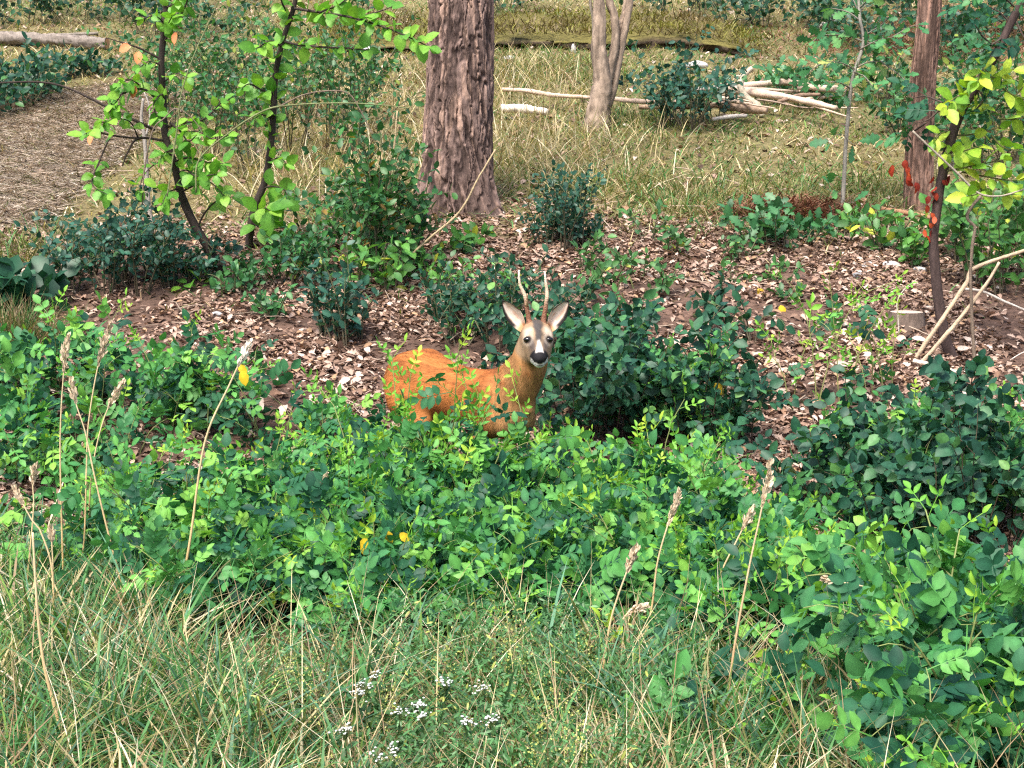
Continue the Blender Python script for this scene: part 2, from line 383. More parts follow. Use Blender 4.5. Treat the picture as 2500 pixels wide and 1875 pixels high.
# trunk: lofted sections along the body (a, centre height, half height, half width)
ST = np.array([(-.47, .535, .004, .004), (-.455, .535, .05, .045), (-.43, .533, .088, .075), (-.38, .530, .120, .102), (-.29, .528, .140, .120), (-.17, .518, .122, .114), (-.03, .500, .118, .108),
               (.08, .493, .126, .106), (.17, .492, .132, .102), (.23, .487, .120, .090), (.275, .482, .098, .074), (.305, .478, .066, .052), (.322, .476, .03, .03), (.33, .476, .004, .004)])
ca = [dl(a, b, c) for a in (-.5, .45) for b in (-.16, .16) for c in (.28, .8)]
sl, (X, Y, Z) = sub(np.min(ca, 0), np.max(ca, 0))
la = (X-D_ROOT[0])*DF[0]+(Y-D_ROOT[1])*DF[1]; lb = (X-D_ROOT[0])*DL[0]+(Y-D_ROOT[1])*DL[1]; lc = Z-D_ROOT[2]
zc, hh, hw = (np.interp(la, ST[:, 0], ST[:, k]) for k in (1, 2, 3))
d = (np.sqrt(((lc-zc)/hh)**2+(lb/hw)**2)-1)*np.minimum(hh, hw)
d = np.maximum(d, np.maximum(-.475-la, la-.335)); FLD[sl] = np.minimum(FLD[sl], d)
# shoulders, haunches, legs
for s in (1, -1):
    cone(dl(.16, s*.075, .54), dl(.22, s*.075, .42), .050, .048, .05)
    cone(dl(.22, s*.075, .42), dl(.14, s*.080, .36), .046, .034, .04)
    cone(dl(.14, s*.080, .36), dl(.17, s*.078, .215), .032, .020, .03); cone(dl(.17, s*.078, .215), dl(.165, s*.078, .075), .019, .013, .015)
    cone(dl(.165, s*.078, .075), dl(.185, s*.078, .022), .014, .018, .012)
    ellip(dl(-.31, s*.066, .51), (DF, DL, np.array([0, 0, 1.])), (.125, .072, .14), .05)
    cone(dl(-.30, s*.09, .46), dl(-.22, s*.095, .37), .072, .050, .05); cone(dl(-.22, s*.095, .37), dl(-.39, s*.085, .26), .044, .021, .035)
    cone(dl(-.39, s*.085, .26), dl(-.345, s*.078, .075), .020, .013, .015); cone(dl(-.345, s*.078, .075), dl(-.322, s*.078, .022), .014, .018, .012)
# neck
NK = [W(1243, 985, 6.62), W(1272, 925, 6.57), W(1291, 890, 6.535), W(1300, 852, 6.515), W(1308, 815, 6.50)]
NR = [.098, .074, .061, .054, .050]
for i in range(4): cone(NK[i], NK[i+1], NR[i], NR[i+1], .05)
cone(W(1226, 955, 6.66), W(1276, 905, 6.58), .080, .05, .05)
# head
POLL, NOSE = W(1310.5, 801, 6.50), W(1318.5, 875, 6.360)
HA = nrm(NOSE-POLL); HR = nrm(np.cross(HA, [0, -0.4, 1.])); HR = HR if HR[0] > 0 else -HR; HN = np.cross(HA, HR); HN = HN if HN[1] < 0 else -HN
def hd(a, r, n): return POLL+HA*a+HR*r+HN*n
ellip(hd(.030, 0, -.022), (HA, HR, HN), (.062, .056, .055), .03)
ellip(hd(.050, 0, .0), (HA, HR, HN), (.055, .050, .036), .03)
for s in (1, -1):
    ellip(hd(.055, s*.036, -.004), (HA, HR, HN), (.026, .020, .022), .02)
    ellip(hd(.085, s*.026, -.045), (HA, HR, HN), (.060, .024, .034), .03)
cone(hd(.070, 0, -.012), hd(.145, 0, -.014), .043, .0235, .025)
cone(hd(.095, 0, -.045), hd(.158, 0, -.040), .032, .0185, .02)
ellip(hd(.160, 0, -.012), (HA, HR, HN), (.021, .0215, .018), .012)
ellip(hd(.166, 0, -.036), (HA, HR, HN), (.015, .0185, .013), .01)
DV, DQ = surface_nets(FLD, lo, H)
for _ in range(2):                         # light smoothing of the grid
    acc = np.zeros_like(DV); cnt = np.zeros(len(DV))
    for k in range(4):
        np.add.at(acc, DQ[:, k], DV[DQ[:, (k+1) % 4]]); np.add.at(cnt, DQ[:, k], 1)
    DV = DV*0.5+0.5*acc/np.maximum(cnt, 1)[:, None]
fn = np.cross(DV[DQ[:, 2]]-DV[DQ[:, 0]], DV[DQ[:, 3]]-DV[DQ[:, 1]])
DN = np.zeros_like(DV)
for k in range(4): np.add.at(DN, DQ[:, k], fn)
DN = nrm(DN)
if ((DN*(DV-DV.mean(0))).sum(1)).mean() < 0: DN = -DN; DQ = DQ[:, ::-1]

def surf_hit(px, py, y0=6.2, y1=6.7):
    for y in np.arange(y0, y1, 0.001):
        p = W(px, py, y); i = np.round((p-lo)/H).astype(int)
        if (i >= 0).all() and (i < dims).all() and FLD[tuple(i)] < 0: return p
    return W(px, py, 6.45)
EYES = [surf_hit(1286.5, 829.5), surf_hit(1342, 829.5)]
def lerp(a, b, t): return a+(np.asarray(b)-a)*np.asarray(t)[..., None]
def coat(P):
    """coat colour at points of the deer's skin"""
    q = P-D_ROOT; a = q@DF; b = q@DL; c = q[:, 2]
    n = fbm(P[:, 0]*40+P[:, 2]*30, P[:, 1]*40+P[:, 2]*22, 51, 3); n2 = fbm(a*18, c*30+b*9, 57, 3)
    C = np.tile(np.array([0.37, 0.132, 0.036]), (len(P), 1))
    C = lerp(C, (0.24, 0.068, 0.018), np.clip(sstep(.45, .62, c)*0.75*sstep(.30, .62, fbm(a*7, c*9+b*5, 58, 3))+0.08, 0, 1))
    C = lerp(C, (0.46, 0.20, 0.07), (1-sstep(.37, .46, c))*0.75)
    C = lerp(C, (0.50, 0.27, 0.12), (1-sstep(.15, .36, c))*0.6)
    nk = sstep(.15, .30, a)*sstep(.40, .50, c)*(1-sstep(.86, .92, c))
    C = lerp(C, (0.33, 0.175, 0.075), nk*0.8*sstep(.2, .7, n2+0.2))
    C = lerp(C, (0.58, 0.34, 0.16), sstep(.2, .31, a)*(1-sstep(.42, .52, c))*sstep(.30, .38, c)*0.75)
    # head colouring in the head's own axes
    h = P-POLL; ha = h@HA; hr = h@HR; hn = h@HN; ar = np.abs(hr)
    hm = sstep(-.05, -.02, ha)*sstep(-.085, -.06, hn)*(P[:, 2] > .70)*(np.linalg.norm(h-HA*.08, axis=1) < .16)
    face = np.tile(np.array([0.27, 0.18, 0.11]), (len(P), 1))
    face = lerp(face, (0.56, 0.47, 0.38), np.exp(-((ha-.056)/.030)**4-((ar-.040)/.018)**4)*0.75)                  # pale round the eyes
    face = lerp(face, (0.38, 0.24, 0.14), np.exp(-((ha-.010)/.02)**2-((ar-.033)/.016)**2)*0.8)
    face = lerp(face, (0.085, 0.065, 0.058), np.clip(np.exp(-((ha-.108)/.036)**2-((ar-.027-(ha-.112)*-.22)/.013)**2)*1.3, 0, 1))  # dusky bands beside the muzzle
    stripe = (1-sstep(.012, .026, ar+.014*(n-0.5)+.005*sstep(.03, .08, ha)))*sstep(-.025, -.005, ha)*(1-sstep(.092, .115, ha))*sstep(-.03, -.01, hn)
    face = lerp(face, (0.055, 0.048, 0.047), np.clip(stripe*(0.75+0.5*n), 0, 1))
    face = lerp(face, (0.66, 0.62, 0.60), (1-sstep(0, .008, ar-np.interp(ha, [.085, .115, .150], [-.006, .003, .013])))*sstep(.092, .108, ha)*(1-sstep(.155, .17, ha))*sstep(-.02, -.006, hn))
    tip = sstep(.146, .151, ha)
    face = lerp(face, (0.012, 0.011, 0.013), tip*sstep(-.026, -.022, hn))
    face = lerp(face, (0.012, 0.011, 0.013), sstep(.130, .138, ha)*sstep(.014, .018, ar)*sstep(-.034, -.028, hn)*(1-sstep(.01, .02, hn)))
    face = lerp(face, (0.72, 0.70, 0.67), sstep(.140, .146, ha)*(1-sstep(-.028, -.024, hn)))
    face = lerp(face, (0.02, 0.016, 0.016), sstep(.140, .146, ha)*np.exp(-((hn+.0335)/.0022)**2))
    face = lerp(face, (0.02, 0.016, 0.016), sstep(.140, .146, ha)*(1-sstep(-.034, -.024, hn))*(1-sstep(.004, .009, ar))*(hn > -.034))
    face = lerp(face, (0.80, 0.77, 0.74), sstep(.140, .146, ha)*np.exp(-((ar-.0135)/.0035)**2-((hn+.0265)/.005)**2))
    for e_ in EYES:
        de = np.linalg.norm(P-e_, axis=1); face = lerp(face, (0.58, 0.50, 0.42), np.exp(-((de-.023)/.006)**2)*.25); face = lerp(face, (0.02, 0.015, 0.014), 1-sstep(.014, .0185, np.sqrt(((P-e_)@HR/1.15)**2+((P-e_)@HA/.85)**2+((P-e_)@HN)**2)))
    C = lerp(C, face, hm)
    C = lerp(C, (0.03, 0.025, 0.02), (1-sstep(.025, .035, c)))
    st = np.where(nk > .4, fbm(a*75+b*60, c*16, 66, 3), fbm(a*16+c*8, c*75+b*60, 67, 3))
    return C*(0.80+0.40*n)[:, None]*(1+1.0*(st-.5)*(1-hm*.5))[:, None]
M_FUR = attr_mat('deer_coat', 0.75, 0.2, 45, 0.12)
M_HORN = attr_mat('antler_horn', 0.6, 0.35, 120, 0.25, 0.6, 200)
m, n, out = mat_new('deer_eye'); b_ = N_(n, 'ShaderNodeBsdfPrincipled'); b_.inputs['Base Color'].default_value = (0.006, 0.005, 0.005, 1); b_.inputs['Roughness'].default_value = 0.08
n.links.new(b_.outputs[0], out.inputs[0]); M_EYE = m
deer = thing('roe_deer', D_ROOT, 'orange-brown roebuck with two slender antlers standing in the rose thicket', 'deer')
dmb = MB(); dmb.add(DV-D_ROOT, None, DQ, coat(DV))
# ears: cupped blades with a real thickness, in the same skin mesh
def ear(base, tip, side):
    A = tip-base; L = np.linalg.norm(A); A = A/L
    fwd = nrm(np.array([side*0.30, -1.0, 0.05])); Sd = nrm(np.cross(A, fwd)); Nn = np.cross(Sd, A); Nn = Nn if Nn[1] < 0 else -Nn
    if Sd[0]*side < 0: Sd = -Sd                       # Sd points outward
    nu, nv = 26, 21; u = np.linspace(0, 1, nu)[:, None]; v = np.linspace(-1, 1, nv)[None]
    w = 0.034*np.interp(u, [0, .12, .3, .5, .7, .86, .95, 1], [.42, .66, .93, 1, .80, .48, .25, .05])
    asym = np.where(v > 0, 1.05, 0.95)
    cup = 0.036*(v**2)*np.interp(u, [0, .3, .7, 1], [1.25, .85, .45, .15])
    P = base+(u*L)[..., None]*A+(w*v*asym)[..., None]*Sd+(cup-0.02-0.01*np.sin(u*3))[..., None]*Nn
    T = 0.0035*np.sqrt(np.clip(1-v**2, 0, 1))+0.0012+0*u
    Fp = P+T[..., None]*Nn; Bp = P-T[..., None]*Nn
    Vv = np.concatenate([Fp.reshape(-1, 3), Bp.reshape(-1, 3)]); i = np.arange(nu*nv).reshape(nu, nv); k = nu*nv
    q1 = np.stack([i[:-1, :-1], i[:-1, 1:], i[1:, 1:], i[1:, :-1]], -1).reshape(-1, 4); q2 = q1[:, ::-1]+k
    e = [np.stack([i[:-1, 0], i[1:, 0], i[1:, 0]+k, i[:-1, 0]+k], -1), np.stack([i[1:, -1], i[:-1, -1], i[:-1, -1]+k, i[1:, -1]+k], -1), np.stack([i[-1, :-1], i[-1, 1:], i[-1, 1:]+k, i[-1, :-1]+k], -1)]
    uu = (u+0*v).ravel(); vv = (v+0*u).ravel()
    nz = fbm(uu*5+side*3, vv*3, 61, 3)
    ci = lerp(np.tile(np.array([0.66, 0.54, 0.47]), (k, 1)), (0.50, 0.27, 0.17), sstep(.48, .72, nz)*0.6)
    ci = lerp(ci, (0.45, 0.22, 0.09), (1-sstep(.05, .2, uu))*0.9)
    ci = lerp(ci, (0.012, 0.01, 0.01), np.clip(np.where(vv > 0, sstep(.62, .74, vv), sstep(.74, .9, -vv)*sstep(.35, .55, uu))*sstep(.08, .25, uu)+sstep(.90, .94, uu), 0, 1))
    cb = lerp(np.tile(np.array([0.22, 0.10, 0.04]), (k, 1)), (0.02, 0.016, 0.014), sstep(.5, .9, uu))
    return Vv, np.concatenate([q1, q2]+e), np.concatenate([ci, cb])
for base, tip, s in ((W(1279, 800, 6.515), W(1226, 737, 6.50), -1), (W(1339, 801, 6.515), W(1389, 737, 6.50), 1)):
    v, q, c = ear(base, tip, s); dmb.add(v-D_ROOT, None, q, c)
obj('body', dmb.mesh('deer_skin', M_FUR, True), deer)
def ball(mb, c, r, col, sc=(1, 1, 1), R=np.eye(3), nu=14, nv=10):
    th = np.linspace(0, 2*math.pi, nu, endpoint=False)[None]; ph = np.linspace(0.02, math.pi-0.02, nv)[:, None]
    P = np.stack([np.sin(ph)*np.cos(th), np.sin(ph)*np.sin(th), np.cos(ph)+0*th], -1)*r*np.array(sc)
    P = (P.reshape(-1, 3)@R.T)+c; i = np.arange(nu*nv).reshape(nv, nu); j = np.roll(i, -1, 1)
    mb.add(P, None, np.stack([i[:-1], i[1:], j[1:], j[:-1]], -1).reshape(-1, 4), col)
for px, s in ((1286.5, -1), (1342, 1)):
    p = EYES[0 if s < 0 else 1]; e = MB(); ball(e, p+np.array([-s*0.004, 0.0092, 0])-D_ROOT, 0.0150, (1, 1, 1), (1.25, 1, 0.78))
    obj('eye', e.mesh('eye', M_EYE, True), deer)
def antler(pts, rad, tine=None):
    P = resample(np.array([W(x, y, d) for x, y, d in pts]), 34); mb = MB(); t = np.linspace(0, 1, 34)
    col = lerp(np.tile(np.array([0.22, 0.095, 0.055]), (34, 1)), (0.50, 0.38, 0.27), sstep(.3, .62, t))
    col = lerp(col, (0.70, 0.63, 0.54), sstep(.75, 1, t))
    r = np.interp(t, [0, .05, .12, .5, 1], [rad*1.7, rad*1.5, rad, rad*0.8, rad*0.32])
    tube(mb, P-D_ROOT, r, 10, col, rough=0.28, seed=4, coln=0.3)
    if tine:
        Q = resample(np.array([W(x, y, d) for x, y, d in tine]), 9)
        tube(mb, Q-D_ROOT, np.linspace(rad*.72, rad*.2, 9), 8, (0.5, 0.32, 0.2), rough=0.2, seed=8)
    return mb.mesh('antler', M_HORN, True)
obj('antler', antler([(1294, 797, 6.49), (1292, 784, 6.49), (1289, 767, 6.49), (1285.5, 746, 6.49), (1283, 728, 6.49), (1277, 711, 6.50), (1270, 697, 6.505), (1267.5, 679, 6.51), (1267, 659, 6.515)], 0.0100, [(1285.5, 746, 6.485), (1287, 732, 6.465), (1287.5, 717, 6.45)]), deer)
obj('antler', antler([(1326, 797, 6.49), (1327, 784, 6.49), (1331, 757, 6.49), (1334.5, 731, 6.49), (1335.5, 711, 6.50), (1332.5, 690, 6.505), (1330, 663, 6.515)], 0.0102), deer)
# short coat hairs lying backward over the skin
NH = 42000
ar = 0.5*np.linalg.norm(fn, axis=1); pick = RNG.choice(len(DQ), NH, p=ar/ar.sum())
wts = RNG.dirichlet([1, 1, 1, 1], NH)
hp = np.einsum('nk,nkj->nj', wts, DV[DQ[pick]]); hnm = nrm(np.einsum('nk,nkj->nj', wts, DN[DQ[pick]]))
onhead = np.linalg.norm(hp-(POLL+HA*.07), axis=1) < .13
flow = np.where(onhead[:, None], -HA, -DF+np.array([0, 0, -.45])); 
isneck = ((hp-D_ROOT)@DF > .24) & ~onhead
flow[isneck] = np.array([-.25, .2, -1.0])
flow = flow+RNG.normal(0, .16, (NH, 3)); flow = nrm(flow-(flow*hnm).sum(1, keepdims=True)*hnm)
hl = np.where(onhead, .007, .019)*RNG.uniform(.6, 1.3, NH)
side = np.cross(hnm, flow)*(np.where(onhead, .0009, .0016))[:, None]
tipp = hp+flow*hl[:, None]+hnm*(hl*RNG.uniform(.02, .10, NH))[:, None]; b0 = hp+hnm*.0003
hv = np.stack([b0-side, b0+side, tipp], 1).reshape(-1, 3)
hc = coat(hp)*RNG.uniform(.86, 1.14, (NH, 1)); hc3 = np.repeat(hc, 3, 0); hc3[2::3] *= 1.12
skip = onhead & (((hp-POLL)@HA > .128) | (np.abs((hp-POLL)@HA-.054) < .02) & (np.abs((hp-POLL)@HR) > .028))
keep = np.repeat(~skip, 3); tri = np.arange(keep.sum()).reshape(-1, 3)
tag(obj('fur', mk_mesh('fur', (hv-D_ROOT)[keep], tri, None, hc3[keep], False, M_FUR), deer), kind='stuff')

# ------------------------------------------------------------------ trees
def voro(x, y, s=0):
    """distance to the two nearest jittered cell points and the id noise of the nearest"""
    ix = np.floor(x); iy = np.floor(y); f1 = np.full(x.shape, 9.0); f2 = np.full(x.shape, 9.0); idn = np.zeros(x.shape)
    for dx in (-1, 0, 1):
        for dy in (-1, 0, 1):
            cx, cy_ = ix+dx, iy+dy
            px_ = cx+0.15+0.7*_hash(cx, cy_, s); py_ = cy_+0.1+0.8*_hash(cx, cy_, s+1)
            d_ = np.hypot(px_-x, py_-y); h_ = _hash(cx, cy_, s+2)
            nearer = d_ < f1
            f2 = np.where(nearer, f1, np.minimum(f2, d_)); idn = np.where(nearer, h_, idn); f1 = np.where(nearer, d_, f1)
    return f1, f2, idn
def bark_trunk(path, radii, nu, nv, cellw, cellh, depth, cols, seed, flare=None, top_extra=None):
    """path: points up the trunk; radii along it; returns a trunk with fissured bark plates"""
    P = resample(path, nv); s = np.linspace(0, 1, nv); R = np.interp(s, np.linspace(0, 1, len(radii)), radii)
    hgt = np.concatenate([[0], np.cumsum(np.linalg.norm(np.diff(P, axis=0), axis=1))])
    th = np.linspace(0, 2*math.pi, nu, endpoint=False)+math.pi/2; TH, HH = np.meshgrid(th, hgt)
    ncell = max(6, int(round(2*math.pi*R[nv//2]/cellw)))
    U = (TH-math.pi/2)/(2*math.pi)*ncell; Vv = HH/cellh
    wu = U+0.9*(fbm(np.cos(TH)*2+HH*1.2, np.sin(TH)*2+HH*2.0, seed, 4)-0.5)*2+0.8*(fbm(np.cos(TH)*8+HH*7, np.sin(TH)*8+HH*11, seed+3, 3)-0.5); wv = Vv+1.3*(fbm(np.cos(TH)*6, np.sin(TH)*6+HH*3, seed+5, 3)-0.5)
    f1, f2, idn = voro(wu, wv, seed)
    rdg = [np.abs(fbm(wu*q, HH*r_+q*7, seed+40+k*7, 2)-0.5)*2 for k, (q, r_) in enumerate(((1.1, 1.3), (1.7, 2.0)))]
    hor = np.abs(vnoise(wu*0.9+np.floor(wu)*3.7, HH*9, seed+77)-0.5)*2+0.55*sstep(.35, .6, fbm(wu*.8, HH*2, seed+78, 2))
    plate = sstep(0.0, 0.20, np.minimum(np.minimum(rdg[0], rdg[1]), hor*.9+.03))
    flake = fbm(np.cos(TH)*9+HH*3, np.sin(TH)*9+HH*16, seed+9, 4)
    RR = R[:, None]*np.ones_like(TH)+depth*(plate*(0.55+0.5*idn)-0.55)+depth*1.0*(flake-0.5)
    if flare is not None:
        for ang, wdt, amt, hgt0 in flare: RR = RR+amt*np.exp(-((np.angle(np.exp(1j*(TH-ang))))/wdt)**2)*np.exp(-HH/hgt0)
    V = P[:, None]+np.stack([np.cos(TH)*RR, np.sin(TH)*RR, 0*RR], -1)
    a, b2, c2, dk = [np.array(c) for c in cols]
    C = a+(b2-a)*sstep(.25, .8, idn*0.6+flake*0.5)[..., None]
    C = C+(c2-C)*(sstep(.55, .66, fbm(np.cos(TH)*4+HH*1.0, np.sin(TH)*14+HH*3.5, seed+21, 4))*0.8)[..., None]
    C = dk+(C-dk)*(0.25+0.75*plate)[..., None]
    i = np.arange(nu*nv).reshape(nv, nu); j = np.roll(i, -1, 1)
    q = np.stack([i[:-1], j[:-1], j[1:], i[1:]], -1).reshape(-1, 4)
    return V.reshape(-1, 3), q, C.reshape(-1, 3)
PINE = ((0.095, 0.064, 0.056), (0.23, 0.158, 0.138), (0.40, 0.265, 0.21), (0.028, 0.019, 0.018))
pb = G(1122, 522); py_ = pb[1]+0.12
pt = thing('pine_tree', (pb[0], py_, float(ground_z(pb[0], py_))), 'mature pine with a thick trunk in fissured red-brown bark plates', 'tree')
o0 = np.array(pt.location)
ppth = np.array([W(1119, 560, py_), W(1119, 440, py_), W(1120, 300, py_), W(1124, 150, py_), W(1125, 0, py_), W(1126, -300, py_), W(1128, -900, py_)])-o0
v, q, c = bark_trunk(ppth, [0.248, 0.244, 0.238, 0.231, 0.222, 0.213, 0.205, 0.20, 0.19, 0.18], 420, 620, 0.055, 0.30, 0.024, PINE, 5,
    flare=[(math.radians(200), .5, .24, .22), (math.radians(325), .42, .24, .22), (math.radians(262), .3, -.05, .22), (math.radians(235), .2, .03, .25), (math.radians(30), .6, .10, .2), (math.radians(120), .5, .08, .2)])
obj('trunk', mk_mesh('pine_trunk', v, None, q, c, True, M_BARK), pt)
# slimmer pine on the right
sb = G(2238, 512); sy = sb[1]+0.08
st_ = thing('pine_tree', (sb[0], sy, float(ground_z(sb[0], sy))), 'slim pine with reddish bark behind hanging red leaves', 'tree'); o0 = np.array(st_.location)
v, q, c = bark_trunk(np.array([W(2240, 545, sy), W(2243, 400, sy), W(2250, 250, sy), W(2262, 100, sy), W(2270, 0, sy), W(2280, -300, sy), W(2290, -700, sy)])-o0, [0.105, 0.100, 0.092, 0.083, 0.076, 0.07, 0.065, 0.06], 150, 300, 0.03, 0.2, 0.010,
    ((0.12, 0.075, 0.06), (0.24, 0.15, 0.12), (0.34, 0.2, 0.15), (0.035, 0.022, 0.018)), 15, flare=[(math.radians(200), .7, .03, .12), (math.radians(330), .7, .035, .12)])
obj('trunk', mk_mesh('slim_trunk', v, None, q, c, True, M_BARK), st_)
# pale tree with several stems
mb_ = G(1462, 318); my = mb_[1]+0.08
mt = thing('pale_tree', (mb_[0], my, float(ground_z(mb_[0], my))), 'pale grey-beige tree splitting into several upright stems', 'tree'); o0 = np.array(mt.location)
def px_tube(name, pts, rads, parent, o0, mat, col, sides=8, n=24, rough=0.15, seed=0, coln=0.3, dy=0.0, ybase=None, ys=None):
    P = np.array([W(x, y, (ybase if ybase is not None else 0)+(ys[i] if ys is not None else 0)) for i, (x, y) in enumerate(pts)]); P = resample(P, n)-o0
    mb = MB(); r = np.interp(np.linspace(0, 1, n), np.linspace(0, 1, len(rads)), rads)
    tube(mb, P, r, sides, col, rough, seed=seed, coln=coln); me = mb.mesh(name, mat, True)
    return obj(name, me, parent), P+o0
PALE = (0.27, 0.205, 0.16)
tr, _ = px_tube('trunk', [(1450, 345), (1458, 300), (1466, 240), (1470, 190), (1462, 120), (1464, 40), (1458, -60), (1454, -300)], [0.14, 0.10, 0.075, 0.062, 0.042, 0.038, 0.036, 0.034], mt, o0, M_BARK, PALE, 18, 120, 0.24, 3, 0.9, ybase=my)
for k, (pts, rr, yy) in enumerate([([(1478, 215), (1492, 160), (1502, 100), (1500, 40), (1486, -20), (1478, -300)], [0.045, 0.038, 0.034, 0.03, 0.028], .05), ([(1482, 260), (1499, 205), (1514, 130), (1528, 60), (1540, -20), (1556, -300)], [0.042, 0.034, 0.03, 0.03, 0.028], .09), ([(1452, 150), (1449, 100), (1447, 40), (1440, -10), (1432, -200)], [0.012, 0.013, 0.012, 0.01], .02), ([(1500, 110), (1512, 70), (1525, 20), (1530, -50)], [0.03, 0.024, 0.02, .018], .12)]):
    px_tube('stem', pts, rr, mt, o0, M_BARK, PALE if k != 2 else (0.2, 0.17, 0.14), 12, 60, 0.22, 10+k, 0.9, ybase=my+yy)
# ------------------------------------------------------------------ leafy saplings
LEAF = {}
def leaf_meshes(key, builder, mat, n=6):
    LEAF[key] = []
    for k in range(n):
        t = builder(np.random.default_rng(hash(key) % 1000+k*7 if False else sum(map(ord, key))+k*7)); LEAF[key].append(mk_mesh(key+'_leaf', t[0], t[1], t[2], t[3], False, mat))
def simple(shape, wk=1.0, curve=(0.05, 0.3), fold=(0.1, 0.35)):
    def f(r):
        return blade_leaf(shape[0], np.array(shape[1])*wk*r.uniform(.88, 1.12), r.uniform(*fold), r.uniform(*curve), r.normal(0, .15))
    return f
leaf_meshes('rose', lambda r: compound(r, int(r.integers(2, 4))), M_ROSE, 10)
leaf_meshes('light_rose', lambda r: compound(r, int(r.integers(2, 4))), M_ROSEL, 8)
leaf_meshes('young_rose', lambda r: compound(r, int(r.integers(1, 3)), True), M_TIP, 6)
leaf_meshes('dark', simple(OV, 1.15), M_DARK, 6)
leaf_meshes('lime', simple(ROUND, 0.92), M_LIME, 6)
leaf_meshes('yellowgreen', simple(OV, 1.0), M_LIME2, 6)
leaf_meshes('oak', simple(OAK, 1.0, (0.05, 0.3), (0.05, 0.3)), M_OAKL, 5)
leaf_meshes('maple', simple(MAPLE, 0.9), M_OAKL, 4)
leaf_meshes('red', simple(OV, 1.1, (0.2, 0.7)), M_RED, 3)
leaf_meshes('salmon', simple(ROUND, 0.9), M_SALMON, 2)
leaf_meshes('yellow', simple(OV, 1.1), M_YELLOW, 2)
def rm4(B, s, p):
    M = np.eye(4); M[:3, :3] = B*s; M[:3, 3] = p; return Matrix(M.tolist())
LIGHTDIR = np.array([-0.12, -0.62, 0.78])
def put_leaf(kind, parent, p, D, size, rng, tilt=0.55, name='leaf'):
    Nn = nrm(LIGHTDIR+rng.normal(0, tilt, 3)); B = basis(nrm(D), Nn)
    return obj(name, LEAF[kind][int(rng.integers(len(LEAF[kind])))], parent, rm4(B, size, p))
def leaves_along(parent, P, o0, kind, gap, size, rng, pitch=1.0, start=0.1, droop=0.0, prob=1.0, opposite=False, alt=None, altp=0.0):
    s = np.concatenate([[0], np.cumsum(np.linalg.norm(np.diff(P, axis=0), axis=1))]); u = s[-1]*start; ph = rng.uniform(0, 6.28); k = 0
    if kind == 'lime': gap = gap*.62; size = size*.85
    while u <= s[-1]:
        p = np.array([np.interp(u, s, P[:, j]) for j in range(3)]); p2 = np.array([np.interp(min(u+.01, s[-1]), s, P[:, j]) for j in range(3)]); p1 = np.array([np.interp(max(u-.01, 0), s, P[:, j]) for j in range(3)])
        T = nrm(p2-p1); a = nrm(np.cross(T, [0.2, -0.4, 1.0])); b = np.cross(T, a)
        for rep in range(2 if opposite else 1):
            if rng.random() < prob:
                phi = ph+rep*math.pi; r = a*math.cos(phi)+b*math.sin(phi)
                pt_ = pitch*rng.uniform(.7, 1.25); D = T*math.cos(pt_)+r*math.sin(pt_)+np.array([0, 0, -droop])+rng.normal(0, .12, 3)
                kd = alt if alt and rng.random() < altp else kind
                put_leaf(kd, parent, p-o0+nrm(D)*size*0.12, D, size*1.2*rng.uniform(.7, 1.2), rng)
        ph += math.pi/2 if opposite else 2.4; u += gap*rng.uniform(.7, 1.3); k += 1
    D = nrm(P[-1]-P[-2]); put_leaf(kind, parent, P[-1]-o0, D+rng.normal(0, .2, 3), size*.9, rng)
def branchset(root, o0, ybase, branches, mat, col, rng):
    for pts, r0, kind, gap, size, opt in branches:
        ys = opt.pop('ys', None); dy_ = opt.pop('dy', rng.uniform(-.12, .12))
        if ys is None: ys = np.linspace(0, dy_, len(pts))
        o, P = px_tube('branch', pts, [r0, r0*.75, r0*.4], root, o0, mat, opt.pop('col', col), 6, 20, 0.1, int(rng.integers(99)), 0.3, ybase=ybase, ys=ys)
        if kind: leaves_along(root, P, o0, kind, gap, size, rng, **opt)
rg = np.random.default_rng(21)
BARKD = (0.050, 0.038, 0.034)
